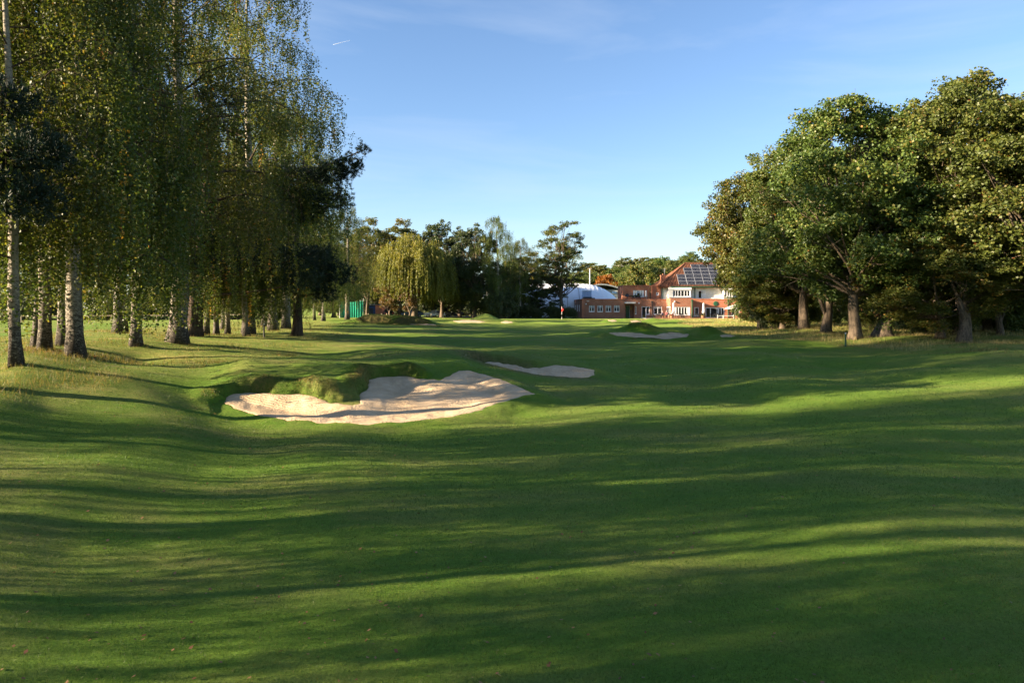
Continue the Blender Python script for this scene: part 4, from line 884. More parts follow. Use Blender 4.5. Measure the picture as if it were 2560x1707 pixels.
# entrance recess
ex0, ex1 = X(1562), X(1586)
mb = MB(); mb.box(ex0, ex1, Y0+1.6, Y0+1.9, G-.3, zr); mb.box(ex0, ex1, Y0+.0, Y0+.3, Z(755), zr); mb.box(ex0, ex0+.2, Y0+.3, Y0+1.6, G-.3, zr); mb.build('entrance_wall', M['brick_low'], club)
MB().box(ex0-.1, ex1+.1, Y0-.9, Y0-.002, Z(758.7), Z(755)).build('entrance_canopy', M['alu'], club)
MB().box(X(1564), X(1576.5), Y0+1.5, Y0+1.58, G, Z(764.7)).build('entrance_door', M['green_paint'], club)
f = MB(); f.box(X(1576.7), X(1577.7), Y0+1.45, Y0+1.59, G, Z(764.5)); f.box(X(1564), X(1577.7), Y0+1.45, Y0+1.59, Z(764.4), Z(763)); f.build('door_frame', M['alu'], club)
MB().box(X(1578.5), X(1582.5), Y0+1.55, Y0+1.59, Z(774), Z(768)).build('notice_board', plain('notice', (.45, .22, .03)), club)
# --- middle low wall
mx0, mx1 = X(1586), X(1666); zl = Z(749.5)
H2 = [(X(1587.5), X(1591), Z(785), Z(766)), (X(1604), X(1615.4), G, Z(766)), (X(1615.6), X(1624), Z(786), Z(766)), (X(1634), X(1655), Z(786), Z(766))]
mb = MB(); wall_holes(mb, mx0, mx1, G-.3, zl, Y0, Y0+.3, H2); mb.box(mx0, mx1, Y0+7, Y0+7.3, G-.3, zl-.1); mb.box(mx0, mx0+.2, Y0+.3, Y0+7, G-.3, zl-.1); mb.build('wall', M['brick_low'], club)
MB().box(mx0, mx1, Y0-.05, Y0+.34, zl, zl+.13).build('parapet', M['brick'], club)
MB().box(mx0, mx1, Y0+.34, Y0+7, zl-.3, zl-.18).build('flat_roof', M['slate'], club)
window(club, *H2[0], Y0, mull=(), fw=.07); window(club, *H2[1], Y0, mull=(), fw=.10, name='patio_door', sill=False); window(club, *H2[2], Y0, mull=(), fw=.10, curtain=True); window(club, *H2[3], Y0, trans=.8, fw=.11)
def pipe(px, py0, Y, r=.06, mat='green_paint', z0=None):
    return MB().tube([(X(px, Y), Y-.09, G-.1 if z0 is None else z0), (X(px, Y), Y-.09, Z(py0, Y))], [r, r], 8).box(X(px, Y)-.15, X(px, Y)+.15, Y-.2, Y-.01, Z(py0, Y), Z(py0, Y)+.3).build('drainpipe', M[mat], club)
pipe(1630, 757, Y0, .09, 'dark')
# --- projecting bay with canted side, its left face catches the sun
bx0, bx1, by = X(1676, 141.4), X(1731, 141.4), 141.4
bw = (X(1683, by), X(1725, by), Z(787.5, by), Z(767, by)); zb = Z(747.5, by)
mb = MB(); wall_holes(mb, bx0, bx1, G-.3, zb, by, by+.3, [bw])
a0 = (X(1666), Y0); a1 = (bx0, by); aw = .25
def slab(mb, p, q, z0, z1, t=.25):
    d = Vector((q[0]-p[0], q[1]-p[1])).normalized(); nn = Vector((-d.y, d.x))*t
    v = [(p[0], p[1], z0), (q[0], q[1], z0), (q[0]+nn.x, q[1]+nn.y, z0), (p[0]+nn.x, p[1]+nn.y, z0)]; v += [(a, b, z1) for a, b, _ in v]
    mb.add(v, [(0,3,2,1),(4,5,6,7),(0,1,5,4),(1,2,6,5),(2,3,7,6),(3,0,4,7)])
def lerp2(p, q, t): return (p[0]+(q[0]-p[0])*t, p[1]+(q[1]-p[1])*t)
slab(mb, a0, a1, G-.3, Z(787.5)); slab(mb, a0, a1, Z(766.6), zb); slab(mb, a0, lerp2(a0, a1, .06), Z(787.5), Z(766.6)); slab(mb, lerp2(a0, a1, .94), a1, Z(787.5), Z(766.6))
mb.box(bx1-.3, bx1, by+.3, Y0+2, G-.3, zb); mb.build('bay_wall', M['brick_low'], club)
cpb = MB(); cpb.box(bx0, bx1+.05, by-.05, by+.33, zb, zb+.15); slab(cpb, (a0[0], a0[1]-.02), (bx0-.002, by-.03), zb, zb+.15); cpb.build('parapet', M['brick'], club)
MB().add([(a0[0], Y0, zb-.15), (bx0, by+.34, zb-.15), (bx1, by+.34, zb-.15), (bx1, Y0+3, zb-.15), (a0[0], Y0+3, zb-.15)], [(0,1,2,3,4)]).build('bay_roof', M['slate'], club)
sw = MB(); slab(sw, lerp2(a0, a1, .07), lerp2(a0, a1, .93), Z(787.4), Z(786.4), .12); slab(sw, lerp2(a0, a1, .07), lerp2(a0, a1, .93), Z(767.6), Z(766.6), .12)
for t in (.07, .33, .62, .88): slab(sw, lerp2(a0, a1, t), lerp2(a0, a1, t+.05), Z(786.4), Z(767.6), .12)
w = sw.build('bay_side_window', M['frame'], club); g = MB(); slab(g, lerp2((a0[0]+.02, a0[1]+.05), (a1[0]+.02, a1[1]+.05), .08), lerp2((a0[0]+.02, a0[1]+.05), (a1[0]+.02, a1[1]+.05), .92), Z(786.4), Z(767.6), .04); g.build('pane', M['glass'], w)
window(club, *bw, by, mull=(.155, .32, .49, .66, .83), fw=.13, curtain=True)
pipe(1730, 753, by, .10)
# --- right low wall with the sliding doors
rx0, rx1 = X(1731, by)+.0, X(1905); yr = Y0
H3 = [(X(1735.6), X(1747), Z(790), Z(768)), (X(1764), X(1811), G+.02, Z(768.6)), (X(1829), X(1849), Z(790), Z(771)), (X(1867), X(1884), Z(787), Z(771.5))]
zr3 = Z(748.5)
mb = MB(); wall_holes(mb, rx0, rx1, G-.3, zr3, yr, yr+.3, H3); mb.box(rx0, rx1, yr+7, yr+7.3, G-.3, zr3-.1); mb.box(rx1-.3, rx1, yr+.3, yr+7, G-.3, zr3); mb.build('wall', M['brick'], club)
MB().box(rx0, rx1+.05, yr-.05, yr+.34, zr3, zr3+.14).build('parapet', M['brick'], club); MB().box(rx0, rx1, yr+.34, yr+7, zr3-.3, zr3-.18).build('flat_roof', M['slate'], club)
window(club, *H3[0], yr, mull=(), fw=.12); window(club, *H3[2], yr, fw=.09); window(club, *H3[3], yr, fw=.09, trans=.8)
sd_ = window(club, H3[1][0], H3[1][1], H3[1][2], H3[1][3], yr, mull=(.26, .62, .70, .84), fw=.12, name='sliding_door', sill=False)
pipe(1820, 754, yr, .08)
MB().lathe((0, 0, 0), [(.05, 0), (.42, 0), (.46, .06), (.36, .1), (.05, .12)], 20).build('round_plaque', M['green_paint'], club)
pl = club.children[-1]; pl = [c for c in bpy.data.objects if c.name.startswith('round_plaque')][0]; pl.rotation_euler = (R(90), 0, 0); pl.location = (X(1789), yr-.004, Z(759))
for px, py in ((1465, 760), (1597, 758), (1682, 754)): MB().lathe((X(px), Y0-.15 if px < 1600 else by-.15, Z(py)), [(.05, -.12), (.14, -.08), (.14, .06), (.05, .12)], 8).build('wall_lamp', M['white'], club)
cb_ = MB(); cb_.box(X(1468), X(1472.5), Y0-.5, Y0-.1, Z(753.5), Z(752)); cb_.box(X(1467), X(1468), Y0-.3, Y0, Z(753), Z(751.8)); cb_.build('security_camera', M['white'], club)

# --- brick upper storey set back on the left
yu = Y0+2.4; ux0, ux1, zu0, zu1 = X(1557, yu), X(1652, yu), Z(750, yu)-.6, Z(714.5, yu)
H4 = [(X(1583, yu), X(1610, yu), Z(742, yu), Z(725.6, yu)), (X(1640.6, yu), X(1647, yu), Z(737.6, yu), Z(730.5, yu))]
mb = MB(); wall_holes(mb, ux0, ux1, zu0, zu1, yu, yu+.3, H4); mb.box(ux0, ux0+.3, yu+.3, yu+7, zu0, zu1); mb.box(ux0+.3, ux1, yu+7, yu+7.3, zu0, zu1); mb.build('upper_wall', M['brick'], club)
slab_ = MB(); slab_.box(ux0-.04, ux0+.75, yu-.09, yu-.002, zu0, zu1-.35); slab_.box(X(1626.5, yu), X(1630, yu), yu-.25, yu-.002, zu0, zu1-.01); slab_.build('pilaster', M['brick'], club)
MB().box(ux0-.08, ux1, yu-.12, yu+.35, zu1, zu1+.14).box(ux0-.08, ux0+.33, yu+.35, yu+7, zu1, zu1+.14).build('parapet', M['brick'], club)
dt = MB()
for q in range(int((ux1-ux0)/.34)): dt.box(ux0+q*.34, ux0+q*.34+.17, yu-.07, yu-.001, zu1-.16, zu1-.002)
o_ = dt.build('dentil_course', M['brick'], club); o_['kind'] = 'stuff'
MB().box(ux0+.3, ux1, yu+.35, yu+7, zu1-.3, zu1-.2).build('flat_roof', M['slate'], club)
window(club, *H4[0], yu, mull=(.33, .66), trans=.68, fw=.15, curtain=True); window(club, *H4[1], yu, mull=(), fw=.14)
pipe(1625.3, 712.5, yu, .06, z0=zu0+.4)
ds = thing('satellite_dish', 'dark round satellite dish on a bracket at the brick upper storey', 'satellite dish', (X(1568, yu-.6), yu-.6, Z(738.5, yu)))
q = MB().lathe((0, 0, 0), [(.02, 0), (.2, .03), (.33, .1), (.34, .11), (.2, .05), (.02, .02)], 14).build('dish', M['dark'], ds); q.rotation_euler = (R(75), 0, R(-25))
MB().tube([(0, 0, 0), (.5, .2, -.12), (1.25, .45, -.25)], [.03, .03, .03], 6).build('bracket', M['dark'], ds)

# --- white rendered first floor and tiled hipped roof
yw = Y0+2.6; wx0, wx1 = X(1654, yw), X(1870, yw); zw0, zw1 = Z(749, yw)-.6, Z(716, yw)
H5 = [(X(1745, yw), X(1755, yw), Z(747, yw), Z(726, yw)), (X(1845, yw), X(1858, yw), Z(742, yw), Z(727, yw))]
mb = MB(); wall_holes(mb, wx0, wx1, zw0, zw1, yw, yw+.3, H5); mb.box(wx0, wx0+.3, yw+.3, yw+9, zw0, zw1); mb.box(wx1-.3, wx1, yw+.3, yw+9, zw0, zw1); mb.box(wx0+.3, wx1-.3, yw+8.7, yw+9, zw0, zw1); mb.build('rendered_wall', M['render'], club)
window(club, *H5[0], yw, mull=(), fw=.14, name='balcony_door', sill=False); window(club, *H5[1], yw, fw=.12)
MB().box(X(1756, yw), X(1765, yw), yw-.06, yw-.002, Z(747, yw), Z(725, yw)).build('shutter', M['white'], club)
def bay(pl_, pr_, d, wl_, wr_, cuts, lbl):
    yb = yw-d; x0, x1 = X(pl_, yb), X(pr_, yb); wz0, wz1 = Z(742, yb), Z(725.3, yb)
    mb = MB(); wall_holes(mb, x0, x1, Z(749, yb), Z(717.8, yb), yb, yb+.2, [(X(wl_, yb), X(wr_, yb), wz0, wz1)])
    mb.box(x0, x0+.2, yb+.2, yw-.002, Z(749, yb), Z(717.8, yb)); mb.box(x1-.2, x1, yb+.2, yw-.002, Z(749, yb), Z(717.8, yb)); b_ = mb.build('bay_window', M['render'], club)
    window(b_, X(wl_, yb), X(wr_, yb), wz0, wz1, yb, mull=cuts, fw=.14, name='casement', curtain=False)
    MB().box(x0-.12, x1+.12, yb-.14, yb-.004, Z(744, yb), Z(743, yb)).build('sill_band', M['slate'], b_)
    MB().box(x0-.1, x1+.1, yb-.12, yb-.003, Z(724.6, yb), Z(718.4, yb)).build('fascia', M['white'], b_)
bay(1672, 1727, 1.15, 1682, 1725.5, (.155, .30, .47, .66, .83), '')
bay(1809, 1832, 1.15, 1812, 1830, (.33, .66), '')
# side window in the sunlit left return of the bay
MB().box(X(1671.4, yw-1.15)-.03, X(1671.8, yw-1.15), yw-.95, yw-.25, Z(741), Z(727)).build('bay_return_window', M['frame'], club)
MB().box(wx0+1.4, wx1, yw-1.35, yw-1.15, Z(717.7, yw-1.3), Z(715.8, yw-1.3)).build('gutter', M['green_paint'], club)
pipe(1737, 719, yw, .09, z0=zw0+.3)
mb = MB().tube([(X(1656.5, yw), yw-.12, zw0+.5), (X(1656.5, yw), yw-.12, zw1-.5), (X(1655, yw), yw-.3, zw1-.15)], [.07]*3, 8).build('drainpipe', M['green_paint'], club)

ez = Z(716, yw); e0 = (X(1647, yw-1.2), yw-1.2); e1x = X(1880, yw-1.2); rdg = 4.75; yb_ = yw-1.2
zrg = ez+rdg; rx_l = e0[0]+6.3; rx_r = e1x-6.3; yrg = yb_+rdg; yback = yb_+2*rdg
roof = MB()
roof.add([(e0[0], yb_, ez-.05), (e1x, yb_, ez-.05), (rx_r, yrg, zrg), (rx_l, yrg, zrg), (e1x, yback, ez-.05), (e0[0], yback, ez-.05),
          (e0[0]+.1, yb_+.1, ez-.3), (e1x-.1, yb_+.1, ez-.3), (e1x-.1, yback-.1, ez-.3), (e0[0]+.1, yback-.1, ez-.3)],
         [(0,1,2,3),(1,4,2),(4,5,3,2),(5,0,3),(0,6,7,1),(5,9,6,0),(1,7,8,4),(6,9,8,7)])
rf = roof.build('roof', M['tile'], club)
ribs = MB()
def rib(p, q, w=.07): ribs.tube([p, q], [w, w], 5, False)
nx = int((e1x-e0[0])/.30)
for i in range(1, nx):
    x = e0[0]+i*.30; t = min(1, (x-e0[0])/6.3, (e1x-x)/6.3); rib((x, yb_-.02, ez-.02), (x, yb_+rdg*t, ez+rdg*t+.02))
for i in range(1, int(2*rdg/.3)):
    y = yb_+i*.3; t = min((y-yb_)/rdg, (yback-y)/rdg); rib((e0[0], y, ez-.02), (e0[0]+6.3*t, y, ez+rdg*t+.02))
o_ = ribs.build('tile_rib', M['tile'], rf, True); o_['kind'] = 'stuff'
MB().tube([(e0[0], yb_, ez+.03), (rx_l, yrg, zrg+.06)], [.13, .13], 8).tube([(e1x, yb_, ez+.03), (rx_r, yrg, zrg+.06)], [.13, .13], 8).tube([(rx_l, yrg, zrg+.06), (rx_r, yrg, zrg+.06)], [.14, .14], 8).tube([(e0[0], yback, ez+.03), (rx_l, yrg, zrg+.06)], [.13, .13], 8).build('ridge_tile', M['tile'], rf)
# rear wing roof seen left of the main hip, and chimney
ry = yb_+6; rw = MB(); rw.add([(X(1640, ry), ry, Z(717, ry)), (X(1668, ry), ry, Z(696, ry)), (X(1668, ry), ry+5, Z(696, ry)), (X(1640, ry), ry+5, Z(717, ry)), (X(1700, ry), ry, Z(717, ry)), (X(1700, ry), ry+5, Z(717, ry))], [(0,1,2,3),(0,4,1),(1,4,5,2),(3,2,5)])
rw.build('rear_roof', M['tile'], club)
cy_ = yb_+3.0; ch = MB().box(X(1653, cy_), X(1664.5, cy_), cy_, cy_+.9, Z(714, cy_)-1.5, Z(690, cy_)).box(X(1653, cy_)-.06, X(1664.5, cy_)+.06, cy_-.06, cy_+.96, Z(690, cy_), Z(687.5, cy_)).build('chimney', M['brick'], club)
MB().lathe((X(1658.7, cy_), cy_+.45, Z(687.5, cy_)), [(.18, 0), (.15, .25), (.18, .3)], 10).build('chimney_pot', M['terracotta'], ch)
an_ = MB().tube([(X(1662.5, cy_), cy_+.5, Z(690, cy_)), (X(1662.5, cy_), cy_+.5, Z(671, cy_))], [.025, .025], 5)
for dz in (.1, .35, .55): an_.tube([(X(1662.5, cy_)-.5+dz*.5, cy_+.5, Z(671, cy_)-dz), (X(1662.5, cy_)+.4-dz*.4, cy_+.5, Z(671, cy_)-dz)], [.015, .015], 4)
an_.build('television_aerial', M['alu'], club)
# solar panels on the front slope: columns 1.66 m wide, rows 1.0 m along the slope
sl = math.sqrt(.5); pw, ph = 1.62, .93
pm = MB().box(0, pw, -.02, .02, 0, ph).mesh('solar_panel', M['panel'])
fmm = MB(); 
for a, b, c, d in ((-.02, pw+.02, -.02, 0), (-.02, pw+.02, ph, ph+.02)): fmm.box(a, b, -.03, .03, c, d)
fmm.box(-.045, 0, -.03, .03, 0, ph); fmm.box(pw, pw+.045, -.03, .03, 0, ph); fme = fmm.mesh('panel_frame', M['alu'])
gl = MB()
for q in range(1, 10): gl.box(pw*q/10-.008, pw*q/10+.008, -.024, -.021, 0, ph)
gle = gl.mesh('cell_grid', M['slate'])
arr = thing('solar_array', 'dark blue solar panels stepped up the tiled clubhouse roof', 'solar panels', (0, 0, 0))
for ci, (pxl, rows) in enumerate([(1698.5, 3), (1719, 5), (1740, 6), (1761, 6), (1782, 6), (1803, 6)]):
    for r_i in range(rows):
        o = link('solar_panel', pm, arr); s0 = .35+r_i*.985
        o.location = (X(pxl, yb_), yb_+s0*sl-.12*sl, ez+s0*sl+.14*sl); o.rotation_euler = (R(-45), 0, 0)
        link('panel_frame', fme, o); link('cell_grid', gle, o)
club_arr_note = None

# terrace
ter = MB().box(X(1600), X(1910), 136.6, 143.0, G-.5, G+.02); tag(ter.build('terrace', M['paving']), 'low paved terrace in front of the clubhouse', None, None, 'structure')
wl_ = MB().box(X(1636, 136.4), X(1905, 136.4), 136.35, 136.59, G-.4, G+.10).build('retaining_wall', M['brick_low']); tag(wl_, 'low brick retaining wall along the front of the terrace', 'wall')

# parasols
def closed_parasol(px, Y, top, lb, mat, z0=G, h=2.75):
    t = thing('closed_parasol', lb, 'parasol', (X(px, Y), Y, z0))
    MB().tube([(0, 0, 0), (0, 0, h)], [.03, .03], 8).build('pole', M['alu'], t); MB().lathe((0, 0, 0), [(.32, 0), (.32, .06), (.06, .1)], 12).build('base', M['dark'], t)
    mb = MB(); prof = [(.20, .95), (.26, 1.1), (.2, 1.5), (.17, 2.1), (.15, 2.45), (.17, 2.5), (.12, 2.7), (.03, 2.8)]; k0 = len(mb.v); mb.lathe((0, 0, 0), [(a, b*h/2.75) for a, b in prof], 14)
    mb.v = [(x*(1+.25*math.sin(5*math.atan2(y, x))), y*(1+.25*math.sin(5*math.atan2(y, x))), z) for x, y, z in mb.v]; mb.build('canopy', M[mat], t, True)
    MB().lathe((0, 0, 2.0*h/2.75), [(.175, 0), (.18, .06)], 10).build('tie', M['white'], t)
    return t
closed_parasol(1684, 140.0, 0, 'furled cream parasol before the bay window', 'fabric', h=2.95)
closed_parasol(1759, 140.0, 0, 'furled cream parasol left of the sliding doors', 'fabric', h=2.85)
closed_parasol(1615.5, Y0+1.5, 0, 'furled grey parasol on the roof balcony', 'grey_fabric', z0=Z(749.5)-.1, h=1.95)
t = thing('open_parasol', 'open white square parasol on the right of the terrace', 'parasol', (X(1836, 139.5), 139.5, G))
MB().tube([(0, 0, 0), (0, 0, 2.7)], [.035, .035], 8).build('pole', M['wood'], t); MB().lathe((0, 0, 0), [(.35, 0), (.35, .08), (.06, .12)], 12).build('base', M['dark'], t)
cv = [(0, 0, 2.62)]; 
for k in range(8):
    a = k*math.pi/4+math.pi/8; cv.append((1.68*math.cos(a), 1.68*math.sin(a), 1.92))
can = MB().add(cv+[(x, y, z-.02) for x, y, z in cv]+[(x, y, z-.14) for x, y, z in cv[1:]], [(0, k+1, (k+1) % 8+1) for k in range(8)]+[(9, 9+(k+1) % 8+1, 9+k+1) for k in range(8)]+[(k+1, 18+k, 18+(k+1) % 8, (k+1) % 8+1) for k in range(8)])
can.build('canopy', M['fabric'], t)
for k in range(8):
    a = k*math.pi/4+math.pi/8; MB().tube([(0, 0, 2.5), (1.6*math.cos(a), 1.6*math.sin(a), 1.88)], [.012, .012], 4, False).build('rib', M['wood'], t)

# tables, chairs, people, planters
def make_chair(lb, loc, rz):
    t = thing('garden_chair', lb, 'chair', loc, rz, 'garden chairs on the terrace')
    MB().box(-.24, .24, -.24, .24, .42, .46).build('seat', M['dark'], t); mb = MB().box(-.24, -.2, .2, .25, .46, .92).box(.2, .24, .2, .25, .46, .92)
    for q in range(4): mb.box(-.2, .2, .21, .24, .54+q*.1, .60+q*.1)
    mb.build('backrest', M['dark'], t)
    lg = MB().box(-.02, .02, -.02, .02, 0, .42).mesh('leg', M['dark'])
    for a, b in ((-.21, -.21), (.21, -.21), (-.21, .21), (.21, .21)): link('leg', lg, t, (a, b, 0))
    ar = MB().box(-.02, .02, -.22, .2, .64, .67).box(-.02, .02, -.22, -.19, .46, .64).mesh('armrest', M['dark'])
    for a in (-.26, .26): link('armrest', ar, t, (a, 0, 0))
    return t
tb = thing('garden_table', 'dark round garden table at the left end of the terrace', 'table', (X(1645, 139.3), 139.3, G+.02), 0, 'garden tables on the terrace')
MB().lathe((0, 0, 0), [(.02, .70), (.52, .70), (.52, .73), (.02, .735)], 18).build('tabletop', M['dark'], tb); MB().lathe((0, 0, 0), [(.28, 0), (.28, .03), (.04, .08), (.03, .7)], 10).build('pedestal', M['dark'], tb)
tabs = [(1645, 139.3, 'terrace left end'), (1668, 139.6, 'left bay corner'), (1703, 139.0, 'bay middle'), (1741, 139.5, 'narrow window'), (1790, 139.4, 'open sliding doors'), (1836, 138.9, 'open white parasol'), (1862, 139.6, 'rightmost planter')]
ch0 = None
for i, (px, Y, w) in enumerate(tabs):
    if i: copy_tree(tb, (X(px, Y), Y, G+.02), i, 'dark round garden table by the '+w, 'garden tables on the terrace')
    for k, side in enumerate(('left', 'back', 'right', 'front')):
        a = math.pi+k*-math.pi/2; x = X(px, Y)+.85*math.cos(a); y = Y+.85*math.sin(a); lb = f'dark chair on the {side} side of the table by the {w}'
        if ch0 is None: ch0 = make_chair(lb, (x, y, G+.02), a-math.pi/2)
        else: copy_tree(ch0, (x, y, G+.02), a-math.pi/2, lb)

def person(lb, x, y, z, rz, shirt, hairc, lean=0.):
    m = bpy.data.meshes.new('body')
    V = [(0,0,.52),(0,.02,.75),(0,.03,.98),(0,.03,1.08),(0,.01,1.17),(0,0,1.29),(-.17,.02,1.0),(-.22,-.08,.78),(-.12,-.28,.75),(.17,.02,1.0),(.22,-.08,.78),(.12,-.28,.75),(-.09,-.02,.52),(-.1,-.42,.52),(-.1,-.40,.08),(-.1,-.52,.03),(.09,-.02,.52),(.1,-.42,.52),(.1,-.42,.08),(.1,-.54,.03)]
    E = [(0,1),(1,2),(2,3),(3,4),(4,5),(2,6),(6,7),(7,8),(2,9),(9,10),(10,11),(0,12),(12,13),(13,14),(14,15),(0,16),(16,17),(17,18),(18,19)]
    m.from_pydata(V, E, []); o = bpy.data.objects.new('tmp', m); COL.objects.link(o); md = o.modifiers.new('s', 'SKIN'); ss = o.modifiers.new('u', 'SUBSURF'); ss.levels = 1
    Rd = [.15,.14,.16,.07,.09,.10,.07,.05,.035,.07,.05,.035,.10,.07,.045,.04,.10,.07,.045,.04]
    for q, rd in zip(m.skin_vertices[0].data, Rd): q.radius = (rd, rd*.85)
    m.skin_vertices[0].data[0].use_root = True
    dg = bpy.context.evaluated_depsgraph_get(); me = bpy.data.meshes.new_from_object(o.evaluated_get(dg)); bpy.data.objects.remove(o)
    me.name = 'body'; me.materials.clear(); me.materials.append(shirt); me.materials.append(M['skin']); me.materials.append(M['trouser'])
    for p in me.polygons:
        c = p.center; p.material_index = 1 if (c.z > 1.09 or (c.y < -.2 and .62 < c.z < .9)) else (2 if c.z < .6 else 0)
        p.use_smooth = True
    t = thing('person', lb, 'person', (x, y, z), rz, 'people sitting on the terrace'); link('body', me, t)
    MB().lathe((0, .02, 1.2), [(.105, 0), (.118, .06), (.10, .13), (.04, .17)], 12).build('hair', hairc, t, True)
    return t
M['skin'] = plain('skin', (.45, .24, .17), .6); M['trouser'] = plain('trousers', (.03, .035, .06), .9); M['hair'] = plain('grey_hair', (.35, .32, .28), .8)
person('person in a dark top seated at the left end of the terrace', X(1645, 139.3)+.85, 139.35, G+.02, R(90)+math.pi, plain('navy_top', (.04, .04, .09), .9), M['hair'])
person('person in a pink top seated by the left corner of the bay window', X(1668, 139.6)+.05, 140.45, G+.02, 0, plain('pink_top', (.60, .12, .12), .9), M['hair'])
person('person in a pale top seated just left of the furled parasol', X(1668, 139.6)+.88, 139.62, G+.02, R(90)+math.pi, plain('pale_top', (.55, .40, .38), .9), M['hair'])

def planter(px, lb, fm):
    Y = 137.6; t = thing('planter', lb, 'planter', (X(px, Y), Y, G+.02), 0, 'plant tubs on the terrace')
    MB().lathe((0, 0, 0), [(.26, 0), (.31, .35), (.34, .5), (.30, .5), (.28, .44)], 14).build('pot', M['terracotta'], t)
    r = np.random.default_rng(int(px)); c = np.array([0, 0, .58])+r.normal(0, 1, (260, 3))*np.array([.2, .2, .1]); link('flowers', leaf_mesh('flowers', c, .045, fm, int(px)), t)
M['petal'] = leaf_mat('petals', [(0, (.03, .07, .02)), (.5, (.06, .10, .03)), (.62, (.5, .04, .08)), (1, (.6, .08, .14))], .3)
planter(1679, 'terracotta tub of red flowers under the first furled parasol', M['petal']); planter(1757, 'terracotta tub under the second furled parasol', M['leaf_oak']); planter(1842, 'terracotta tub at the right end of the terrace', M['leaf_oak'])
t = thing('balcony_furniture', 'dark table with planters on the roof balcony under the french window', 'table', (X(1595), Y0+1.4, zl-.16))
MB().box(-1.0, .8, -.3, .3, .66, .70).build('tabletop', M['dark'], t)
lg = MB().box(-.03, .03, -.03, .03, 0, .66).mesh('leg', M['dark'])
for a, b in ((-.9, -.25), (.7, -.25), (-.9, .25), (.7, .25)): link('leg', lg, t, (a, b, 0))
for k, a in enumerate((-.7, -.1, .5)):
    MB().box(a-.22, a+.22, -.15, .15, .701, .85).build('trough', M['dark'], t)
cc = np.random.default_rng(3).normal(0, 1, (500, 3))*np.array([.5, .12, .08])+np.array([-.1, 0, .92]); link('plants', leaf_mesh('plants', cc, .05, M['leaf_dark'], 8), t)

# white rail and post on the lawn before the terrace
t = thing('white_rail', 'low white post and rail barrier on the lawn before the sliding doors', 'railing', (X(1794, 133), 133, G-.03))
pm_ = MB().box(-.04, .04, -.04, .04, 0, .75).mesh('post', M['white'])
for dx in (0, 2.9): link('post', pm_, t, (dx, 0, 0))
MB().box(.041, 2.859, -.02, .02, .52, .60).build('rail', M['white'], t)
wp = MB().box(-.05, .05, -.05, .05, -.05, .72).build('white_post', M['white'], None, False, put(1808, 124)); tag(wp, 'single short white post in the dry grass in front of the white rail', 'post')

# ------------------------------------------------------------------ air dome, hall, masts
dm = thing('air_dome', 'white inflated sports dome behind the pro shop', 'building', (0, 0, 0))
Yd = 172.; dx1 = X(1556, Yd); dx0 = X(1300, Yd); Rz = Z(707.5, Yd)-G; Ry = 12.; v, f = [], []; NL, NS = 20, 72
endL = 11.0
for i in range(NS+1):
    s = i/NS; x = dx0+(dx1-dx0)*s; d = max(0, (x-(dx1-endL))/endL); k = math.sqrt(max(0, 1-d**2.3)); gore = .14*abs(math.sin(s*math.pi*24))
    for j in range(NL+1):
        a = math.pi*j/NL; c_, s_ = math.cos(a), math.sin(a); v.append((x, Yd-(Ry*k+gore*k)*math.copysign(abs(c_)**.8, c_), G-.2+(Rz*k+gore*.7*k)*abs(s_)**.8))
for i in range(NS):
    for j in range(NL): a = i*(NL+1)+j; f.append((a, a+NL+1, a+NL+2, a+1))
mb = MB(); mb.add(v, f); mb.build('membrane', M['dome'], dm, True)
sb = MB()
for q in range(9):
    x = dx1-endL-q*2.6; sb.tube([(x, Yd-(Ry+.16)*math.copysign(abs(math.cos(math.pi*j/NL))**.8, math.cos(math.pi*j/NL)), G-.2+(Rz+.13)*abs(math.sin(math.pi*j/NL))**.8) for j in range(1, NL)], [.05]*(NL-1), 4, False)
sb.build('seam_cable', M['concrete'], dm)
bt = thing('plant_container', 'pale blue plant cabin beside the white dome', 'container', (X(1467.5, 158), 158, G)); MB().box(-.95, .95, 0, 1.8, 0, Z(727.5, 158)-G).build('cabin', M['lightblue'], bt); MB().box(-1.0, 1.0, -.05, 1.85, Z(727.5, 158)-G, Z(726.5, 158)-G).build('roof', M['white'], bt)
for a in (-.4, .2): MB().box(a, a+.3, -.03, -.002, .6, 3.4).build('vent', M['alu'], bt)
hl = thing('sports_hall', 'grey hall with a shallow curved roof behind the white dome', 'building', (0, 0, 0)); Yh = 196.
MB().box(X(1490, Yh), X(1548, Yh), Yh, Yh+20, G-.2, Z(724, Yh)).build('wall', M['concrete'], hl)
v = []; f = []
for i in range(13):
    s = i/12; x = X(1480, Yh-1)+(X(1553, Yh-1)-X(1480, Yh-1))*s; z = Z(721, Yh)+1.2*math.sin(math.pi*(.25+.75*s)) 
    v += [(x, Yh-1.2, z), (x, Yh+21, z), (x, Yh+21, z-.35), (x, Yh-1.2, z-.35)]
for i in range(12):
    for j in range(4): a = i*4+j; b = i*4+(j+1) % 4; f.append((a, a+4, b+4, b))
f += [(0,1,2,3), (48,51,50,49)]; MB().add(v, f).build('roof', M['slate'], hl)
MB().box(X(1530, Yh), X(1541, Yh), Yh-.06, Yh-.003, Z(733, Yh), Z(728, Yh)).build('window', M['lightblue'], hl)
MB().box(X(1528, Yh), X(1534, Yh), Yh-.05, Yh-.002, Z(748, Yh), Z(736, Yh)).build('door', M['green_paint'], hl)
ms = thing('floodlight_mast', 'slim white mast rising behind the white dome', 'mast', (X(1474.5, 190), 190, G)); MB().tube([(0, 0, 0), (0, 0, Z(672, 190)-G)], [.16, .11], 8).build('pole', M['white'], ms); MB().box(-.5, .5, -.12, .12, Z(672, 190)-G, Z(670.5, 190)-G).build('crossbar', M['wood'], ms)
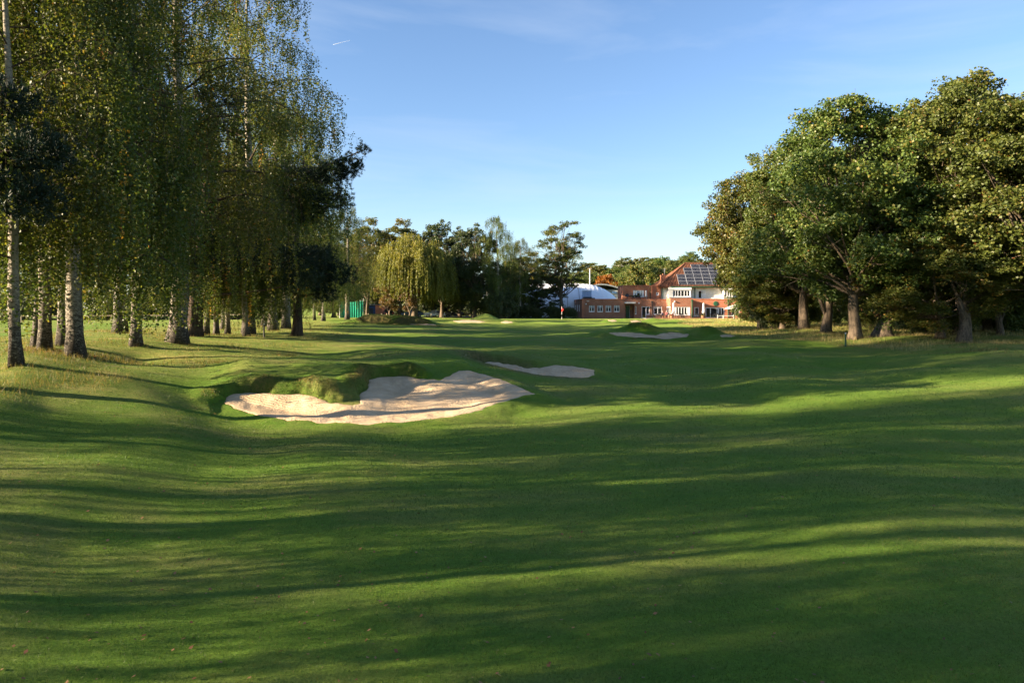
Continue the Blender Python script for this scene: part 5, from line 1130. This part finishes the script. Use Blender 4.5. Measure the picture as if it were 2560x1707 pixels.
# hilltop block with aerials
Yt = 520.; hb = thing('hilltop_block', 'long grey flat roofed block with aerials on the hilltop', 'building', (0, 0, 0))
MB().box(X(1546, Yt), X(1663, Yt), Yt, Yt+14, Z(700, Yt), Z(652.5, Yt)).build('wall', M['concrete'], hb); MB().box(X(1655, Yt), X(1663.5, Yt), Yt-.5, Yt-.01, Z(700, Yt), Z(651.5, Yt)).build('stair_tower', M['slate'], hb)
for px, pt in ((1551, 645), (1557.5, 645), (1598, 643), (1602, 642), (1606, 643), (1610, 642.5), (1634, 647), (1652, 647), (1656.5, 645), (1662.5, 643)):
    MB().tube([(X(px, Yt), Yt+1, Z(653.5, Yt)), (X(px, Yt), Yt+1, Z(pt, Yt))], [.22, .18], 6).build('aerial', M['alu'], hb)

# ------------------------------------------------------------------ things on the course
t = thing('golf_flag', 'red flag on a black and white banded stick in the putting green', 'flag', put(1404.5, 127)); hz_ = 2.25
for k in range(5): MB().tube([(0, 0, hz_*k/5), (0, 0, hz_*(k+1)/5)], [.030, .030], 8).build('stick_band', M['white' if k % 2 == 0 else 'black'], t)
fl = MB(); v = []
for i in range(7):
    s = i/6; wdt = .30*math.sin(math.pi*min(1, .12+s*.88))+.02; v += [(-.05+.0*s, .02*math.sin(s*5), hz_-.02-.80*s), (wdt*1.0, .10*math.sin(s*5+1), hz_-.10-.80*s)]
fl.add(v, [(2*i, 2*i+1, 2*i+3, 2*i+2) for i in range(6)]).build('flag_cloth', M['red'], t); 
MB().lathe((0, 0, 0), [(.054, -.1), (.054, .034), (.045, .034), (.045, -.1)], 12).build('hole_cup', M['white'], t)
def marker(px, Y, h, mat, lb):
    t = thing('marker_post', lb, 'post', put(px, Y), 0, 'distance marker posts'); MB().tube([(0, 0, -.1), (0, 0, h*.93)], [.055, .055], 10).build('post', M[mat], t); MB().lathe((0, 0, h*.93), [(.055, 0), (.055, h*.05), (.03, h*.07)], 10).build('cap', M['white'], t)
marker(660, 47, .92, 'black', 'black marker post with a pale cap at the edge of the left rough'); marker(2114, 49, .93, 'green_paint', 'dark green marker post with a white cap at the edge of the right rough')

# ------------------------------------------------------------------ car park and practice net beyond the mound
def make_car(lb, px, Y, rz, paint, tall=1.45, L=4.3):
    t = thing('parked_car', lb, 'car', (X(px, Y), Y, gz(X(px, Y), Y)), rz, 'cars parked beneath the willow'); W = .88; h = L/2; zf = tall
    prof = [(-h, .35), (-h, .78), (-h+.12, .92), (-h+.95, 1.0), (-h+1.55, zf-.06), (-h+2.0, zf), (h-1.05, zf-.02), (h-.32, 1.02), (h-.04, .95), (h, .7), (h, .35)]
    mb = MB(); v = []
    for s in (-1, 1):
        for x, z in prof: v.append((x, s*(W if z < 1.01 else W*.80), z))
    n = len(prof); mb.add(v, [tuple(range(n))[::-1], tuple(range(n, 2*n))]+[(i, (i+1) % n, n+(i+1) % n, n+i) for i in range(n)]); mb.build('body', paint, t)
    for s in (-1, 1):
        y = s*(W*.86+.012)
        wv = [(-h+1.12, y+s*.05, 1.04), (h-.5, y+s*.05, 1.04), (h-1.1, y-s*.065, zf-.1), (-h+1.65, y-s*.065, zf-.1)]
        MB().add(wv, [(0,1,2,3) if s < 0 else (3,2,1,0)]).build('side_window', M['glass'], t)
    MB().add([(h-.28, -.6, 1.06), (h-.28, .6, 1.06), (h-.93, .56, zf-.1), (h-.93, -.56, zf-.1)], [(0,1,2,3)]).build('rear_window', M['glass'], t); t.children[-1]
    MB().add([(-h+.98, -.62, 1.04), (-h+.98, .62, 1.04), (-h+1.48, .56, zf-.12), (-h+1.48, -.56, zf-.12)], [(3,2,1,0)]).build('windscreen', M['glass'], t)
    for x in (-h+.8, h-.8):
        for s in (-1, 1):
            w = MB().tube([(x, s*W-.09, .32), (x, s*W+.09*s-.0, .32)] if s > 0 else [(x, -W-.09, .32), (x, -W+.09, .32)], [.32, .32], 16).build('wheel', M['rubber'], t)
            MB().tube([(x, s*(W+.085), .32), (x, s*(W+.10), .32)], [.19, .19], 12).build('rim', M['alu'], w)
    for s in (-1, 1):
        MB().box(h-.01, h+.02, s*.72-.12, s*.72+.12, .72, .9).build('tail_light', M['red_lens'], t); MB().box(-h-.02, -h+.01, s*.66-.14, s*.66+.14, .62, .76).build('headlight', M['alu'], t)
    return t
make_car('dark hatchback with red tail light left of the small brown trees', 968, 150, R(-70), M['car_dark'], 1.6)
make_car('blue grey car parked behind the willow trunk', 1030, 151, R(20), M['car_blue'])
make_car('silver car parked right of the willow trunk', 1086, 151, R(8), M['car_silver'])
make_car('dark car half hidden left of the practice net', 1135, 156, R(10), M['car_dark'])
tag(MB().add([(X(940,146), 146, 0), (X(1180,146), 146, 0), (X(1200,170), 170, 0), (X(920,170), 170, 0)], [(0,1,2,3)]).build('car_park', M['asphalt'], None, False, (0, 0, gz(X(1040,150), 150)+.03)), 'asphalt car park beyond the willow', None, None, 'structure')
t = thing('practice_net', 'tall green practice netting hung between steel poles left of the willow', 'net', (X(895, 134), 134, gz(X(895, 134), 134))); x0n, x1n = X(870, 134)-X(895, 134)-1.5, X(907, 134)-X(895, 134)
v = []; N_ = 40
for i in range(N_+1):
    s = i/N_; x = x0n+(x1n-x0n)*s; y = .12*math.sin(s*60)+.3*math.sin(s*5); v += [(x, y, .05), (x, y*.4, 3.1-.25*math.sin(s*math.pi))]
MB().add(v, [(2*i, 2*i+2, 2*i+3, 2*i+1) for i in range(N_)]).build('netting', M['net'], t, True)
for xx in (x0n, x1n+.15): MB().tube([(xx, 0, -.1), (xx, 0, 3.5)], [.07, .07], 8).build('pole', M['alu'], t)
t = thing('shed', 'small brick hut with a dark blue door beyond the practice net', 'building', (X(936, 150), 150, G-.05)); MB().box(.2, 2.6, 0, 3, 0, 2.6).build('wall', M['brick'], t); MB().box(-1.8, .18, .1, 3, 0, 2.4).build('blue_wall', M['blue'], t); MB().box(-1.9, 2.7, -.1, 3.1, 2.61, 2.75).build('roof', M['slate'], t); MB().box(-1.2, -.3, .04, .098, 0, 2.0).build('door', M['dark'], t)
for i, (px, lb) in enumerate([(921, 'short pale post at the foot of the practice net pole'), (954, 'short pale post below the brick hut'), (967, 'second short pale post below the brick hut'), (1012, 'thin wooden stake before the willow'), (1078, 'short pale post before the silver car'), (1108, 'short pale post by the leaning willow trunk')]):
    w_ = MB().tube([(0, 0, -.1), (0, 0, .78), (0, 0, .82)], [.09, .085, .05], 8).build('bollard', M['wood'], None, False, put(px, 133)); tag(w_, lb, 'post', 'short pale posts along the car park')
# rail fence and golfers' things across the left field
t = thing('rail_fence', 'long low white rail fence along the far side of the left field', 'fence', (0, 0, 0)); Yf = 105.
pmf = MB().box(-.05, .05, -.05, .05, -.1, 1.0).mesh('post', M['wood'])
for i in range(14):
    x = X(-60, Yf)+i*3.2; link('post', pmf, t, (x, Yf, gz(x, Yf)))
    if i < 13: MB().tube([(x+.05, Yf-.06, gz(x, Yf)+.9), (x+3.15, Yf-.06, gz(x+3.2, Yf)+.9)], [.045, .045], 5).build('rail', M['wood'], t)
wp = MB().box(-.06, .06, -.06, .06, -.05, 1.0).build('white_post', M['white'], None, False, put(172, 60)); tag(wp, 'short white post in the left field seen between the birch trunks', 'post')
t = thing('golf_trolley', 'golf bag with a blue and white umbrella on a trolley across the left field', 'golf trolley', put(292, 80), .5)
MB().tube([(0, 0, .25), (.25, 0, 1.05)], [.14, .16], 10).build('bag', M['lightblue'], t)
for s in (-1, 1): q = MB().tube([(0, s*.28-.03, .16), (0, s*.28+.03, .16)], [.16, .16], 12).build('wheel', M['rubber'], t)
MB().tube([(-.05, 0, .16), (-.35, 0, .95)], [.02, .02], 6).build('handle', M['alu'], t); MB().lathe((.35, .1, 1.0), [(.5, 0), (.42, .12), (.2, .24), (.02, .28)], 8).build('umbrella', M['blue'], t)

# red roofed house glimpsed behind the right hand trees
t = thing('brick_house', 'red brick house glimpsed through the trees behind the right hand oaks', 'building', (X(2130, 150), 150, G)); MB().box(-7, 7, 0, 7, 0, 5.2).build('wall', M['brick'], t)
MB().add([(-7.5, -.5, 5.2), (7.5, -.5, 5.2), (7.5, 7.5, 5.2), (-7.5, 7.5, 5.2), (-5, 3.5, 8.2), (5, 3.5, 8.2)], [(0,1,5,4),(1,2,5),(2,3,4,5),(3,0,4),(0,3,2,1)]).build('roof', M['tile'], t)
for a in (-5, -1.5, 2.5): MB().box(a, a+1.5, -.04, -.002, 1, 2.3).build('window', M['frame'], t)
# tall golden grass before the clubhouse and along the right hand trees
n = 60000; Yt_ = 44*(130/44)**rng.uniform(0, 1, n); px_ = rng.uniform(1600, 2560, n); Xt_ = (px_-CX)/FPX*Yt_
rm = zones(Xt_, Yt_)[0]; cl = .5+.5*N_FINE(Xt_*.25, Yt_*.25); k = (rm > .5) & (rng.uniform(0, 1, n) < np.clip(cl+.2, .1, 1)); Xt_, Yt_ = Xt_[k], Yt_[k]
M['blade_gold'] = leaf_mat('golden_blades', [(0, (.16, .14, .05)), (.5, (.34, .26, .11)), (1, (.48, .38, .19))], .4, spec=.2)
blades('golden_grass', Xt_, Yt_, rng.uniform(.12, .38, len(Xt_)), .006*(.5+Yt_/18), M['blade_gold'], .7, label='tall golden grass before the clubhouse and under the right hand trees', seed=17)
for i_, x_ in enumerate(range(-100, -38, 14)):
    copy_tree(bpy.data.objects['hedge'], (x_, 121+i_*.8, gz(x_, 121)), .05*i_, 'long dark hedge on the far side of the left field, ' + ('leftmost stretch', 'second stretch from the left', 'middle stretch', 'second stretch from the right', 'rightmost stretch')[min(i_, 4)], 'hedges on the far side of the left field', (1.1, 1, 1.9))
# rank grass round the foot of the trees
gx, gy, gh = [], [], []
for o in list(COL.objects):
    if o.get('category') == 'tree' and o.parent is None and 18 < o.location.y < 90 and abs(o.location.x) < o.location.y*.75:
        k = 260; a = rng.uniform(0, 6.28, k); d = .28+np.abs(rng.normal(0, .38, k)); gx.append(o.location.x+np.cos(a)*d); gy.append(o.location.y+np.sin(a)*d); gh.append(rng.uniform(.06, .30, k)*np.exp(-d*.8))
gx, gy, gh = map(np.concatenate, (gx, gy, gh))
blades('trunk_foot_grass', gx, gy, gh, .006*(.5+gy/18), M['blade_rough'], .8, label='rank grass left unmown round the foot of the trees', seed=13)
# vapour trail
ct = MB().tube([(at(833, 6000), 6000, zof(112.5, 6000)), (at(855, 6000), 6000, zof(106.5, 6000)), (at(876, 6000), 6000, zof(101, 6000))], [2.6, 2.2, 1.0], 8)
mt, n_, l_, b_ = new_mat('vapour'); b_.inputs['Base Color'].default_value = (.9, .9, .9, 1); b_.inputs['Alpha'].default_value = .22; b_.inputs['Roughness'].default_value = 1
tag(ct.build('vapour_trail', mt, None, True), 'short thin white aircraft vapour trail right of the birch crown', 'vapour trail')
